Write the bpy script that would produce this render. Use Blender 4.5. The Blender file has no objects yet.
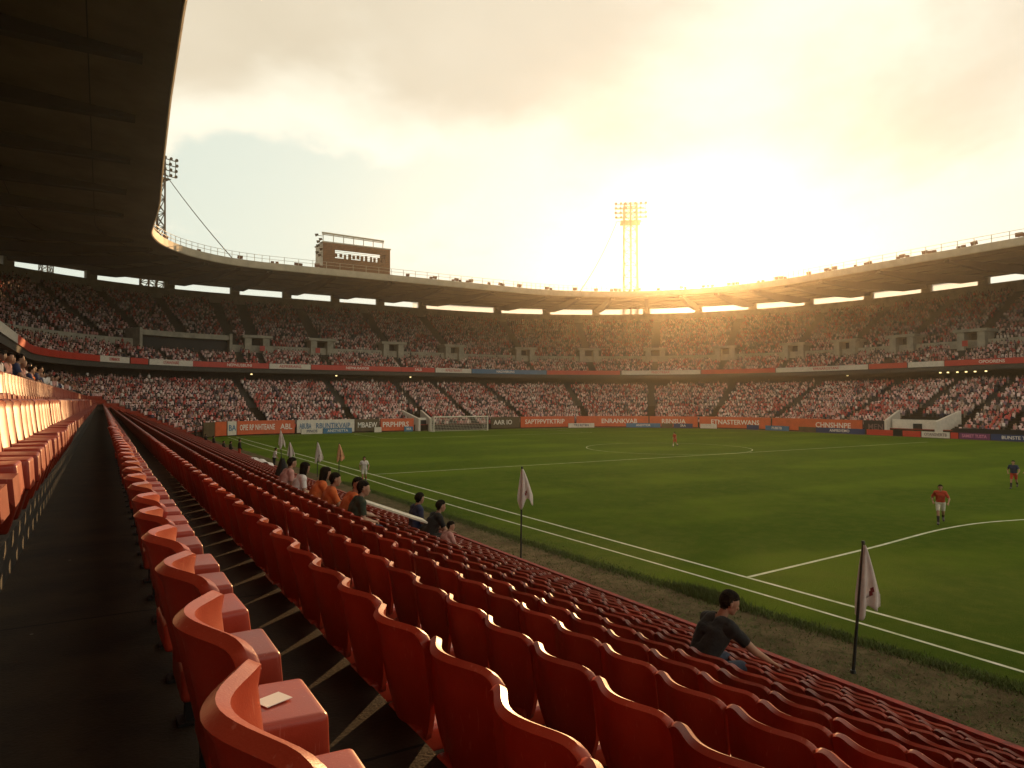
import bpy, bmesh, math, random
import numpy as np
from mathutils import Vector, Matrix
R = math.radians
random.seed(7); rng = np.random.default_rng(7)
SC = bpy.context.scene
COL = SC.collection

# ------------------------------------------------------------------ camera
YAW, PITCH = R(31), R(1.34)
cam = bpy.data.cameras.new('camera'); cam.lens = 24.01; cam.sensor_width = 36
cam.clip_start = 0.05; cam.clip_end = 6000
cam.dof.use_dof = False
camo = bpy.data.objects.new('camera', cam); COL.objects.link(camo)
camo.location = (0, 0, 0); camo.rotation_euler = (R(90) + PITCH, 0, -YAW)
SC.camera = camo
def proj(X, Y, Z):
    f = X*math.sin(YAW) + Y*math.cos(YAW); a = X*math.cos(YAW) - Y*math.sin(YAW)
    cp, sp = math.cos(PITCH), math.sin(PITCH)
    d = f*cp + Z*sp; h = -f*sp + Z*cp
    if d < 0.05: return (-9999, -9999, d)
    return (512 + 683*a/d, 384 - 683*h/d, d)

# ------------------------------------------------------------------ world and sun
SUN_AZ, SUN_EL = R(46.2), R(10.2)
SUN = Vector((math.sin(SUN_AZ)*math.cos(SUN_EL), math.cos(SUN_AZ)*math.cos(SUN_EL), math.sin(SUN_EL)))
W = bpy.data.worlds.new('World'); SC.world = W; W.use_nodes = True
nt = W.node_tree; nt.nodes.clear()
def N(t, nt_=None, **kw):
    n = (nt_ or nt).nodes.new(t)
    for k, v in kw.items(): setattr(n, k, v)
    return n
def L(a, b, nt_=None): (nt_ or nt).links.new(a, b)
def M2(op, a, b=None, c=None, clamp=False):
    n = N('ShaderNodeMath', operation=op, use_clamp=clamp)
    for i, x in enumerate((a, b, c)):
        if x is None: continue
        if isinstance(x, (int, float)): n.inputs[i].default_value = x
        else: L(x, n.inputs[i])
    return n.outputs[0]
def MX(f, a, b):
    n = N('ShaderNodeMix', data_type='RGBA')
    if isinstance(f, (int, float)): n.inputs[0].default_value = f
    else: L(f, n.inputs[0])
    for i, x in ((6, a), (7, b)):
        if isinstance(x, tuple): n.inputs[i].default_value = (*x, 1)
        else: L(x, n.inputs[i])
    return n.outputs[2]
def SM(x, lo, hi, a=0.0, b=1.0):
    n = N('ShaderNodeMapRange', interpolation_type='SMOOTHSTEP')
    L(x, n.inputs[0]); n.inputs[1].default_value = lo; n.inputs[2].default_value = hi
    n.inputs[3].default_value = a; n.inputs[4].default_value = b
    return n.outputs[0]
sky = N('ShaderNodeTexSky', sky_type='NISHITA'); sky.sun_disc = False
sky.sun_elevation = SUN_EL; sky.sun_rotation = SUN_AZ; sky.dust_density = 2.5; sky.air_density = 1.2; sky.ozone_density = 1.0
tc = N('ShaderNodeTexCoord')
sep = N('ShaderNodeSeparateXYZ'); L(tc.outputs['Generated'], sep.inputs[0])
zz = M2('MAXIMUM', sep.outputs[2], 0.0)
den = M2('ADD', zz, 0.22)
cx = M2('DIVIDE', sep.outputs[0], den); cy = M2('DIVIDE', sep.outputs[1], den)
cmb = N('ShaderNodeCombineXYZ'); L(cx, cmb.inputs[0]); L(cy, cmb.inputs[1])
n1 = N('ShaderNodeTexNoise'); n1.inputs['Scale'].default_value = 1.15; n1.inputs['Detail'].default_value = 9; n1.inputs['Roughness'].default_value = 0.52; n1.inputs['Distortion'].default_value = 0.25
mp = N('ShaderNodeMapping'); mp.inputs['Location'].default_value = (3.1, 0.4, 0); L(cmb.outputs[0], mp.inputs[0]); L(mp.outputs[0], n1.inputs['Vector'])
n2 = N('ShaderNodeTexNoise'); n2.inputs['Scale'].default_value = 3.2; n2.inputs['Detail'].default_value = 6; L(mp.outputs[0], n2.inputs['Vector'])
bias = SM(sep.outputs[2], 0.10, 0.46, -0.15, 0.22)
cover = M2('ADD', n1.outputs[0], bias)
mask = SM(cover, 0.47, 0.535)
thick = SM(cover, 0.54, 0.74)
skyw = N('ShaderNodeVectorMath', operation='SCALE'); L(sky.outputs[0], skyw.inputs[0]); skyw.inputs[3].default_value = 1.0
# sun proximity
dot = N('ShaderNodeVectorMath', operation='DOT_PRODUCT'); L(tc.outputs['Generated'], dot.inputs[0]); dot.inputs[1].default_value = Vector((math.sin(SUN_AZ)*math.cos(R(8.8)), math.cos(SUN_AZ)*math.cos(R(8.8)), math.sin(R(8.8))))   # centre of the glare round the low sun
dp = M2('MAXIMUM', dot.outputs['Value'], 0.0)
wide = M2('POWER', dp, 15.0); mid = M2('POWER', dp, 160.0); tight = M2('POWER', dp, 1500.0)
SKS = 0.077     # background strength
skycol = MX(0.85, skyw.outputs[0], (5.3, 5.8, 5.0))
cloud_lit = MX(n2.outputs[0], (6.8, 6.3, 5.0), (7.9, 7.5, 6.2))
cloud_dk = MX(n2.outputs[0], (4.5, 3.85, 2.8), (6.0, 5.25, 4.0))
cloud = MX(thick, cloud_lit, cloud_dk)
base = MX(M2('MULTIPLY', mask, 0.95), skycol, cloud)
warm = MX(M2('MULTIPLY', wide, 0.4, clamp=True), base, (6.3, 6.45, 5.9))
horiz = SM(sep.outputs[2], 0.0, 0.26, 0.6, 0.0)
warm2 = MX(horiz, warm, (6.4, 6.45, 5.7))
def addc(c, f, rgb):
    s = N('ShaderNodeVectorMath', operation='SCALE'); s.inputs[0].default_value = rgb; L(f, s.inputs[3])
    a = N('ShaderNodeVectorMath', operation='ADD'); L(c, a.inputs[0]); L(s.outputs[0], a.inputs[1]); return a.outputs[0]
c1 = addc(warm2, mid, (1.0, .95, .8)); c2 = addc(c1, tight, (40, 33, 22))
bg = N('ShaderNodeBackground'); L(c2, bg.inputs[0]); bg.inputs[1].default_value = SKS
wo = N('ShaderNodeOutputWorld'); L(bg.outputs[0], wo.inputs[0])

sl = bpy.data.lights.new('sun', 'SUN'); sl.energy = 2.7; sl.angle = R(0.5); sl.color = (1.0, 0.57, 0.24)
slo = bpy.data.objects.new('sun', sl); COL.objects.link(slo)
slo.rotation_euler = SUN.to_track_quat('Z', 'Y').to_euler(); slo.location = SUN*300
SC.view_settings.view_transform = 'Standard'; SC.view_settings.look = 'None'; SC.view_settings.gamma = 1
SC.view_settings.use_curve_mapping = False; SC.view_settings.exposure = 1.0
SC.render.engine = 'CYCLES'; SC.cycles.use_denoising = True
SC.cycles.max_bounces = 6; SC.cycles.diffuse_bounces = 3; SC.cycles.glossy_bounces = 2; SC.cycles.volume_bounces = 1

# ------------------------------------------------------------------ helpers
def link(o, parent=None):
    COL.objects.link(o)
    if parent is not None: o.parent = parent
    return o
def tag(o, label=None, cat=None, group=None, kind=None):
    if label: o['label'] = label
    if cat: o['category'] = cat
    if group: o['group'] = group
    if kind: o['kind'] = kind
    return o
def empty(name, loc=(0,0,0), rz=0.0, label=None, cat=None, group=None):
    o = bpy.data.objects.new(name, None); o.empty_display_size = 0.2
    o.location = loc; o.rotation_euler = (0, 0, rz); link(o); return tag(o, label, cat, group)
def mat(name, col, rough=0.7, var=0.0, scale=5.0, bump=0.0, bscale=40.0, metal=0.0, col2=None, spec=0.5, detail=6, coat=0.0, dist=0.02):
    m = bpy.data.materials.new(name); m.use_nodes = True; t = m.node_tree; b = t.nodes['Principled BSDF']
    b.inputs['Roughness'].default_value = rough; b.inputs['Metallic'].default_value = metal
    b.inputs['Specular IOR Level'].default_value = spec; b.inputs['Coat Weight'].default_value = coat
    b.inputs['Base Color'].default_value = (*col, 1)
    tcn = t.nodes.new('ShaderNodeTexCoord')
    if var or col2:
        n = t.nodes.new('ShaderNodeTexNoise'); n.inputs['Scale'].default_value = scale; n.inputs['Detail'].default_value = detail; n.inputs['Roughness'].default_value = 0.6
        t.links.new(tcn.outputs['Object'], n.inputs['Vector'])
        mr = t.nodes.new('ShaderNodeMapRange'); mr.inputs[1].default_value = 0.3; mr.inputs[2].default_value = 0.7; t.links.new(n.outputs[0], mr.inputs[0])
        mx = t.nodes.new('ShaderNodeMix'); mx.data_type = 'RGBA'; t.links.new(mr.outputs[0], mx.inputs[0])
        c2_ = col2 or tuple(min(1, c*(1+var)) for c in col); c1_ = col if col2 else tuple(c*(1-var) for c in col)
        mx.inputs[6].default_value = (*c1_, 1); mx.inputs[7].default_value = (*c2_, 1); t.links.new(mx.outputs[2], b.inputs['Base Color'])
        mr2 = t.nodes.new('ShaderNodeMapRange'); mr2.inputs[3].default_value = max(0.05, rough-0.12); mr2.inputs[4].default_value = min(1, rough+0.12)
        t.links.new(n.outputs[0], mr2.inputs[0]); t.links.new(mr2.outputs[0], b.inputs['Roughness'])
    if bump:
        n = t.nodes.new('ShaderNodeTexNoise'); n.inputs['Scale'].default_value = bscale; n.inputs['Detail'].default_value = 5
        t.links.new(tcn.outputs['Object'], n.inputs['Vector'])
        bp = t.nodes.new('ShaderNodeBump'); bp.inputs['Strength'].default_value = bump; bp.inputs['Distance'].default_value = dist
        t.links.new(n.outputs[0], bp.inputs['Height']); t.links.new(bp.outputs[0], b.inputs['Normal'])
    return m
def mesh_obj(name, V, F, m=None, parent=None, smooth=None, mats=None, fm=None):
    me = bpy.data.meshes.new(name)
    me.from_pydata([tuple(v) for v in V], [], [tuple(f) for f in F])
    for x in (mats or ([m] if m else [])): me.materials.append(x)
    if fm is not None: me.polygons.foreach_set('material_index', np.array(fm, dtype=np.int32))
    me.update()
    if smooth is not None:
        me.polygons.foreach_set('use_smooth', [True]*len(me.polygons))
        if smooth < 179: me.set_sharp_from_angle(angle=R(smooth))
    o = bpy.data.objects.new(name, me); link(o, parent); return o
class MB:
    def __init__(s): s.V = []; s.F = []
    def add(s, V, F):
        o = len(s.V); s.V += [tuple(v) for v in V]; s.F += [tuple(i+o for i in f) for f in F]; return s
    def box(s, c, d, rz=0.0, M=None):
        V = [Vector(((i&1)-.5, ((i>>1)&1)-.5, ((i>>2)&1)-.5)) for i in range(8)]
        V = [Vector((v.x*d[0], v.y*d[1], v.z*d[2])) for v in V]
        if rz: V = [Matrix.Rotation(rz, 3, 'Z') @ v for v in V]
        if M is not None: V = [M @ v for v in V]
        V = [v + Vector(c) for v in V]
        return s.add(V, [(0,2,3,1),(4,5,7,6),(0,1,5,4),(2,6,7,3),(0,4,6,2),(1,3,7,5)])
    def tube(s, p0, p1, r0, r1=None, n=8, cap=True):
        r1 = r0 if r1 is None else r1
        p0, p1 = Vector(p0), Vector(p1); d = (p1-p0).normalized()
        a = d.orthogonal().normalized(); b = d.cross(a)
        V = [p + (a*math.cos(2*math.pi*k/n) + b*math.sin(2*math.pi*k/n))*r for p, r in ((p0, r0), (p1, r1)) for k in range(n)]
        F = [(k, (k+1)%n, n+(k+1)%n, n+k) for k in range(n)]
        if cap: F += [tuple(range(n-1, -1, -1)), tuple(range(n, 2*n))]
        return s.add(V, F)
    def path(s, P, r, n=6):
        for a, b in zip(P[:-1], P[1:]): s.tube(a, b, r, r, n)
        return s
    def build(s, name, m, parent=None, smooth=None): return mesh_obj(name, s.V, s.F, m, parent, smooth)
def bevelled(name, V, F, m, parent, off=0.01, seg=2, smooth=50):
    bm = bmesh.new(); vs = [bm.verts.new(v) for v in V]
    for f in F: bm.faces.new([vs[i] for i in f])
    bmesh.ops.recalc_face_normals(bm, faces=bm.faces)
    bmesh.ops.bevel(bm, geom=list(bm.edges), offset=off, segments=seg, affect='EDGES', profile=0.6, clamp_overlap=True)
    me = bpy.data.meshes.new(name); bm.to_mesh(me); bm.free()
    if m: me.materials.append(m)
    me.polygons.foreach_set('use_smooth', [True]*len(me.polygons)); me.set_sharp_from_angle(angle=R(smooth))
    o = bpy.data.objects.new(name, me); link(o, parent); return o
def copy_tree(o, parent=None):
    c = o.copy(); COL.objects.link(c); c.parent = parent
    for ch in o.children:
        if ch.name in bpy.data.objects: copy_tree(ch, c)
    return c
def text_mesh(name, s, size, m, parent, Mw, depth=0.01):
    cu = bpy.data.curves.new(name, 'FONT'); cu.body = s; cu.size = size; cu.align_x = 'CENTER'; cu.align_y = 'CENTER'; cu.extrude = depth; cu.resolution_u = 2; cu.offset = size*0.012
    o = bpy.data.objects.new(name, cu); COL.objects.link(o)
    bpy.context.view_layer.update()
    dg = bpy.context.evaluated_depsgraph_get(); me = bpy.data.meshes.new_from_object(o.evaluated_get(dg))
    bpy.data.objects.remove(o); bpy.data.curves.remove(cu)
    me.transform(Mw); me.materials.clear(); me.materials.append(m); me.name = name
    r = bpy.data.objects.new(name, me); link(r, parent); return r

# ------------------------------------------------------------------ materials
M_conc = mat('concrete', (0.20, 0.185, 0.15), 0.9, 0.35, 0.6, 0.4, 3.0, detail=10)
M_conc_lt = mat('pale concrete', (0.40, 0.36, 0.29), 0.9, 0.3, 0.8, 0.3, 4.0, detail=10)
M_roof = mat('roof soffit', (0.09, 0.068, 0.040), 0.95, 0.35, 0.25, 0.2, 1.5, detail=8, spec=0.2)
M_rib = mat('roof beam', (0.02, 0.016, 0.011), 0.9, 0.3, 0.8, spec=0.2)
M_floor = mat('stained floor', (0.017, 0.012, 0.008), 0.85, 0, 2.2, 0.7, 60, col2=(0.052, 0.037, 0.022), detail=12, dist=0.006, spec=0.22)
def floor_detail(m):
    t = m.node_tree; b = t.nodes['Principled BSDF']; tcn = t.nodes.new('ShaderNodeTexCoord'); sp_ = t.nodes.new('ShaderNodeSeparateXYZ'); t.links.new(tcn.outputs['Object'], sp_.inputs[0])
    def mth(op, a, bb=None):
        n = t.nodes.new('ShaderNodeMath'); n.operation = op
        for i, x in enumerate((a, bb)):
            if x is None: continue
            if isinstance(x, float): n.inputs[i].default_value = x
            else: t.links.new(x, n.inputs[i])
        return n.outputs[0]
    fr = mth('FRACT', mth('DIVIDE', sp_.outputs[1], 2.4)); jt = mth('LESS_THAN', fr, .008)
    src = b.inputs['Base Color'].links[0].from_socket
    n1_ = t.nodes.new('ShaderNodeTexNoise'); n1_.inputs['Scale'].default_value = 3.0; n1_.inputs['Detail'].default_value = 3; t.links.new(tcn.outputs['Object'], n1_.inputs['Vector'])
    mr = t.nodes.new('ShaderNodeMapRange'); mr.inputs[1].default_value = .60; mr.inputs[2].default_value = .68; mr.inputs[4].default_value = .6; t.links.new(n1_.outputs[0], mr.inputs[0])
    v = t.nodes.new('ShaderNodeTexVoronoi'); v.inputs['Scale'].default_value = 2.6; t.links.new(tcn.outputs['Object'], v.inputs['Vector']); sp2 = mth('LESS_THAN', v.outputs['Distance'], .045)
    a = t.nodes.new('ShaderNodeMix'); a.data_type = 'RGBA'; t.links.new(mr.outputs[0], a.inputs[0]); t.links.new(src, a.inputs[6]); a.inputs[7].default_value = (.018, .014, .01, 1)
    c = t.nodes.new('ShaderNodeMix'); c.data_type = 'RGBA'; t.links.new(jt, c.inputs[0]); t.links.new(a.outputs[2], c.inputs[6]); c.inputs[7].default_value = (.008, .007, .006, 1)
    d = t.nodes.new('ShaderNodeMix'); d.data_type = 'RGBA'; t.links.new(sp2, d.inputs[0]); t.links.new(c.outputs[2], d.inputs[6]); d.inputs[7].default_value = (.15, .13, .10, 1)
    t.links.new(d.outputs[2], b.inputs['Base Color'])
floor_detail(M_floor)
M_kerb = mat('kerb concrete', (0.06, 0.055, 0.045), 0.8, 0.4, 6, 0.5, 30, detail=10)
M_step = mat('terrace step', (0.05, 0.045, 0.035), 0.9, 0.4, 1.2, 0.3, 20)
M_redpaint = mat('red paint', (0.26, 0.022, 0.012), 0.75, 0.5, 5, 0.8, 9, detail=9)
M_fascia_red = mat('red board', (0.50, 0.04, 0.022), 0.45, 0.1, 1)
M_orange = mat('orange board', (0.60, 0.11, 0.035), 0.5, 0.15, 1)
M_white = mat('white board', (0.66, 0.60, 0.52), 0.5, 0.12, 2)
M_blue = mat('blue board', (0.05, 0.16, 0.30), 0.5, 0.15, 1)
M_navy = mat('navy board', (0.02, 0.04, 0.13), 0.5, 0.15, 1)
M_olive = mat('olive board', (0.10, 0.07, 0.035), 0.6, 0.25, 1)
M_dark = mat('dark metal', (0.02, 0.018, 0.016), 0.5, 0.2, 5, metal=0.3)
M_steel = mat('tower steel', (0.05, 0.035, 0.022), 0.85, 0.2, 2, metal=0.0, spec=0.1)
M_rail = mat('rail paint', (0.42, 0.37, 0.28), 0.5, 0.2, 2)
M_trim = mat('roof edge trim', (0.34, 0.29, 0.21), 0.6, 0.2, 0.7, detail=8)
M_brick = mat('weathered brown cladding', (0.20, 0.085, 0.035), 0.8, 0.35, 3, 0.3, 12)
M_line = mat('line paint', (0.36, 0.43, 0.24), 0.9, 0, 2.2, detail=10, col2=(0.66, 0.66, 0.55), spec=.1)
M_black = mat('black', (0.012, 0.012, 0.012), 0.6)
M_lamp = mat('lamp glass', (0.5, 0.45, 0.35), 0.2)

# seat plastic: sun-faded, scuffed
def seat_mat():
    m = bpy.data.materials.new('red seat plastic'); m.use_nodes = True; t = m.node_tree; b = t.nodes['Principled BSDF']
    g = t.nodes.new('ShaderNodeNewGeometry'); oi = t.nodes.new('ShaderNodeObjectInfo')
    n = t.nodes.new('ShaderNodeTexNoise'); n.inputs['Scale'].default_value = 4.5; n.inputs['Detail'].default_value = 8; n.inputs['Roughness'].default_value = .65
    t.links.new(g.outputs['Position'], n.inputs['Vector'])
    mr = t.nodes.new('ShaderNodeMapRange'); mr.inputs[1].default_value = .3; mr.inputs[2].default_value = .75; t.links.new(n.outputs[0], mr.inputs[0])
    mx = t.nodes.new('ShaderNodeMix'); mx.data_type = 'RGBA'; t.links.new(mr.outputs[0], mx.inputs[0])
    mx.inputs[6].default_value = (0.27, 0.024, 0.010, 1); mx.inputs[7].default_value = (0.37, 0.052, 0.022, 1)
    # tint per seat
    hs = t.nodes.new('ShaderNodeHueSaturation'); t.links.new(mx.outputs[2], hs.inputs['Color'])
    mv = t.nodes.new('ShaderNodeMapRange'); mv.inputs[3].default_value = .72; mv.inputs[4].default_value = 1.2; t.links.new(oi.outputs['Random'], mv.inputs[0]); t.links.new(mv.outputs[0], hs.inputs['Value'])
    # scratches
    w = t.nodes.new('ShaderNodeTexNoise'); w.inputs['Scale'].default_value = 90; w.inputs['Detail'].default_value = 3
    mp_ = t.nodes.new('ShaderNodeMapping'); mp_.inputs['Scale'].default_value = (1, 1, .12); t.links.new(g.outputs['Position'], mp_.inputs[0]); t.links.new(mp_.outputs[0], w.inputs['Vector'])
    ws = t.nodes.new('ShaderNodeMapRange'); ws.inputs[1].default_value = .64; ws.inputs[2].default_value = .72; ws.inputs[4].default_value = .35; t.links.new(w.outputs[0], ws.inputs[0])
    mx2 = t.nodes.new('ShaderNodeMix'); mx2.data_type = 'RGBA'; t.links.new(ws.outputs[0], mx2.inputs[0]); t.links.new(hs.outputs[0], mx2.inputs[6]); mx2.inputs[7].default_value = (.55, .2, .14, 1)
    t.links.new(mx2.outputs[2], b.inputs['Base Color'])
    mr2 = t.nodes.new('ShaderNodeMapRange'); mr2.inputs[3].default_value = .30; mr2.inputs[4].default_value = .52; t.links.new(n.outputs[0], mr2.inputs[0]); t.links.new(mr2.outputs[0], b.inputs['Roughness'])
    bp = t.nodes.new('ShaderNodeBump'); bp.inputs['Strength'].default_value = .15; bp.inputs['Distance'].default_value = .004
    n3 = t.nodes.new('ShaderNodeTexNoise'); n3.inputs['Scale'].default_value = 220; t.links.new(g.outputs['Position'], n3.inputs['Vector']); t.links.new(n3.outputs[0], bp.inputs['Height']); t.links.new(bp.outputs[0], b.inputs['Normal'])
    b.inputs['Specular IOR Level'].default_value = 0.42; b.inputs['Coat Weight'].default_value = 0.14; b.inputs['Coat Roughness'].default_value = 0.28
    return m
M_seat = seat_mat()
M_seat_old = mat('faded seat plastic', (0.50, 0.075, 0.035), 0.45, 0.25, 5, detail=8)

# ------------------------------------------------------------------ bowl plan: a rounded line, offset outward by t
CH, END = 10.0, 113.5
RA, RB = 14.0, 34.0
Y0, S_A = -40.0, (END-RA) + 40.0
LA = math.pi/2*RA; XB = 106.0-RB; LB = XB - (CH+RA); LC = math.pi/2*RB; LD = (END-RB) - 5.0
S1, S2, S3, S4 = S_A, S_A+LA, S_A+LA+LB, S_A+LA+LB+LC
STOT = S4 + LD
def base(s):
    if s <= S1: return (CH, Y0+s, -1.0, 0.0, 0.0)
    if s <= S2:
        a = math.pi - (s-S1)/RA; return (CH+RA+RA*math.cos(a), END-RA+RA*math.sin(a), math.cos(a), math.sin(a), RA)
    if s <= S3: return (CH+RA+(s-S2), END, 0.0, 1.0, 0.0)
    if s <= S4:
        a = math.pi/2 - (s-S3)/RB; return (XB+RB*math.cos(a), END-RB+RB*math.sin(a), math.cos(a), math.sin(a), RB)
    return (106.0, END-RB-(s-S4), 1.0, 0.0, 0.0)
def P(s, t, z=0.0):
    x, y, nx, ny, _ = base(s); return Vector((x+nx*t, y+ny*t, z))
def nrm(s):
    b = base(s); return Vector((b[2], b[3], 0))
def row_s(t, sp, s0, s1, jit=0.0):
    out = []; s = s0
    while s < s1:
        r = base(s)[4]; out.append(s + (random.uniform(-jit, jit) if jit else 0))
        s += sp * (r/(r+t) if r else 1.0)
    return out
def S_samples(s0, s1, ds_line=3.0, ds_arc=1.1):
    out = [s0]; brk = [b for b in (S1, S2, S3, S4) if s0 < b < s1]; pts = [s0]+brk+[s1]
    for a, b in zip(pts[:-1], pts[1:]):
        m = (a+b)/2; arc = base(m)[4] > 0; n = max(1, int(math.ceil((b-a)/(ds_arc if arc else ds_line))))
        out += [a+(b-a)*k/n for k in range(1, n+1)]
    return out
def rim_shift(s):
    return float(np.interp(s, [0, 60, 81, 95, 112, 126, S1+4, S1+16], [1.1, 1.0, .93, .57, -.1, -.75, -.7, 0]))
def sweep(name, prof, s0, s1, m, parent=None, closed=False, smooth=None, ds=3.0, da=1.1, rim=False):
    ss = S_samples(s0, s1, ds, da); V = []; F = []; n = len(prof)
    for s in ss:
        for (t, z) in prof: V.append(P(s, t + (rim_shift(s) if rim and t < 7 else 0), z))
    for i in range(len(ss)-1):
        for j in range(n if closed else n-1):
            k = (j+1) % n; F.append((i*n+j, i*n+k, (i+1)*n+k, (i+1)*n+j))
    if closed:
        F.append(tuple(range(n))); F.append(tuple(range((len(ss)-1)*n+n-1, (len(ss)-1)*n-1, -1)))
    return mesh_obj(name, V, F, m, parent, smooth)
def hit(u, t):
    """where the sight line at picture column u crosses the plan line offset by t -> s"""
    a = math.atan((u-512)/683) + YAW; d = Vector((math.sin(a), math.cos(a)))
    best = None; prev = None
    for k in range(0, 2400):
        s = 36 + (STOT-36)*k/2400; p = P(s, t); c = p.x*d.y - p.y*d.x; f = p.x*d.x + p.y*d.y
        if prev is not None and f > 5 and prev*c <= 0: best = s
        prev = c
    return best

GZ = -5.5
# ------------------------------------------------------------------ ground
def grid_sheet(name, x0, x1, y0, y1, z, m, n=2):
    xs = np.linspace(x0, x1, n); ys = np.linspace(y0, y1, n)
    V = [(x, y, z) for y in ys for x in xs]; F = [(j*n+i, j*n+i+1, (j+1)*n+i+1, (j+1)*n+i) for j in range(n-1) for i in range(n-1)]
    return mesh_obj(name, V, F, m)
M_ground = mat('far ground', (0.10, 0.085, 0.06), 0.95, 0.3, 0.02)
tag(grid_sheet('ground', -3000, 3000, -3000, 3000, GZ-0.02, M_ground), kind='structure')
# dirt run-off round the pitch
md = bpy.data.materials.new('dry dirt and thin grass'); md.use_nodes = True; t = md.node_tree; b = t.nodes['Principled BSDF']; b.inputs['Roughness'].default_value = 1.0; b.inputs['Specular IOR Level'].default_value = .05
def noise(t, sc, det=8, ro=.6, vec=None, co='Object'):
    n = t.nodes.new('ShaderNodeTexNoise'); n.inputs['Scale'].default_value = sc; n.inputs['Detail'].default_value = det; n.inputs['Roughness'].default_value = ro
    if vec is None:
        c = t.nodes.new('ShaderNodeTexCoord'); t.links.new(c.outputs[co], n.inputs['Vector'])
    else: t.links.new(vec, n.inputs['Vector'])
    return n.outputs[0]
def ramp(t, src, lo, hi, a=0., b_=1.):
    m = t.nodes.new('ShaderNodeMapRange'); m.interpolation_type = 'SMOOTHSTEP'; m.inputs[1].default_value = lo; m.inputs[2].default_value = hi; m.inputs[3].default_value = a; m.inputs[4].default_value = b_
    t.links.new(src, m.inputs[0]); return m.outputs[0]
def mixc(t, f, a, b_):
    m = t.nodes.new('ShaderNodeMix'); m.data_type = 'RGBA'
    if isinstance(f, float): m.inputs[0].default_value = f
    else: t.links.new(f, m.inputs[0])
    for i, x in ((6, a), (7, b_)):
        if isinstance(x, tuple): m.inputs[i].default_value = (*x, 1)
        else: t.links.new(x, m.inputs[i])
    return m.outputs[2]
def bumpn(t, src, st, dist, b):
    bp = t.nodes.new('ShaderNodeBump'); bp.inputs['Strength'].default_value = st; bp.inputs['Distance'].default_value = dist; t.links.new(src, bp.inputs['Height']); t.links.new(bp.outputs[0], b.inputs['Normal'])
c = mixc(t, ramp(t, noise(t, 0.9, 10, .7), .35, .65), (0.085, 0.062, 0.034), (0.15, 0.115, 0.065))
c = mixc(t, ramp(t, noise(t, 3.5, 10, .75), .48, .62, 0, .75), c, (0.045, 0.055, 0.018))
c = mixc(t, ramp(t, noise(t, 30, 6, .7), .55, .75, 0, .7), c, (0.21, 0.17, 0.10))
t.links.new(c, b.inputs['Base Color']); bumpn(t, noise(t, 18, 8, .7), 1.0, .05, b)
ss = S_samples(30, STOT, 4, 2); V = []; F = []
tag(grid_sheet('dirt_track', -30, 150, -40, 160, GZ, md), kind='structure')
# grass pitch
mg = bpy.data.materials.new('mown grass'); mg.use_nodes = True; t = mg.node_tree; b = t.nodes['Principled BSDF']; b.inputs['Roughness'].default_value = 1.0; b.inputs['Specular IOR Level'].default_value = .04
tcn = t.nodes.new('ShaderNodeTexCoord'); sp_ = t.nodes.new('ShaderNodeSeparateXYZ'); t.links.new(tcn.outputs['Object'], sp_.inputs[0])
wv = t.nodes.new('ShaderNodeMath'); wv.operation = 'SINE'; mu = t.nodes.new('ShaderNodeMath'); mu.operation = 'MULTIPLY'; mu.inputs[1].default_value = 2*math.pi/11.0
t.links.new(sp_.outputs[1], mu.inputs[0]); t.links.new(mu.outputs[0], wv.inputs[0])
stripe = ramp(t, wv.outputs[0], -.35, .35)
c = mixc(t, stripe, (0.076, 0.130, 0.009), (0.108, 0.168, 0.011))
c = mixc(t, ramp(t, noise(t, .12, 6, .6), .35, .65), c, (0.060, 0.108, 0.008))
c = mixc(t, ramp(t, noise(t, 1.3, 10, .75), .4, .7, 0, .55), c, (0.125, 0.155, 0.018))
c = mixc(t, ramp(t, noise(t, 26, 6, .8), .45, .7, 0, .7), c, (0.040, 0.062, 0.005))
t.links.new(c, b.inputs['Base Color']); bumpn(t, noise(t, 30, 6, .8), 1.0, .06, b)
# grass sheet with an irregular near edge
xs_edge = lambda y: 15.0 - max(0, (y-6)/13)*0.9 if y < 19 else 14.1 - 0.010*(y-19)
V = []; F = []; ny = 700
ys = np.linspace(-12, 111.3, ny)
for y in ys:
    e = xs_edge(y) + 0.07*math.sin(y*1.9) + 0.05*math.sin(y*5.3+1) + random.uniform(-.05, .05)
    rgt = 102.5 if y < 76 else 102.5 - (34 - math.sqrt(max(0, 34**2-(min(34, (y-76)))**2)))
    V += [(e, y, GZ+.004), (30, y, GZ+.004), (max(rgt, 66), y, GZ+.004)]
for i in range(ny-1): F += [(3*i, 3*i+1, 3*i+4, 3*i+3), (3*i+1, 3*i+2, 3*i+5, 3*i+4)]
tag(mesh_obj('grass_pitch', V, F, mg), kind='structure')
# pitch markings
mk = MB()
def ribbon(pts, w=.12, z=GZ+.009):
    V = []; F = []
    for i, p in enumerate(pts):
        a = Vector(pts[max(0, i-1)]); c_ = Vector(pts[min(len(pts)-1, i+1)]); d = (c_-a).normalized(); n_ = Vector((-d.y, d.x))
        V += [(p[0]+n_.x*w/2, p[1]+n_.y*w/2, z), (p[0]-n_.x*w/2, p[1]-n_.y*w/2, z)]
        if i: F.append((2*i-2, 2*i-1, 2*i+1, 2*i))
    mk.add(V, F)
def smooth_pts(ctrl, n=12):
    out = []; c_ = [Vector(p) for p in ctrl]
    for i in range(len(c_)-1):
        p0, p1, p2, p3 = c_[max(0, i-1)], c_[i], c_[i+1], c_[min(len(c_)-1, i+2)]
        for k in range(n):
            u = k/n; out.append(.5*((2*p1)+(-p0+p2)*u+(2*p0-5*p1+4*p2-p3)*u*u+(-p0+3*p1-3*p2+p3)*u**3))
    return out + [c_[-1]]
ribbon([(17.2, y) for y in np.linspace(-12, 108, 60)], .13)
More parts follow.
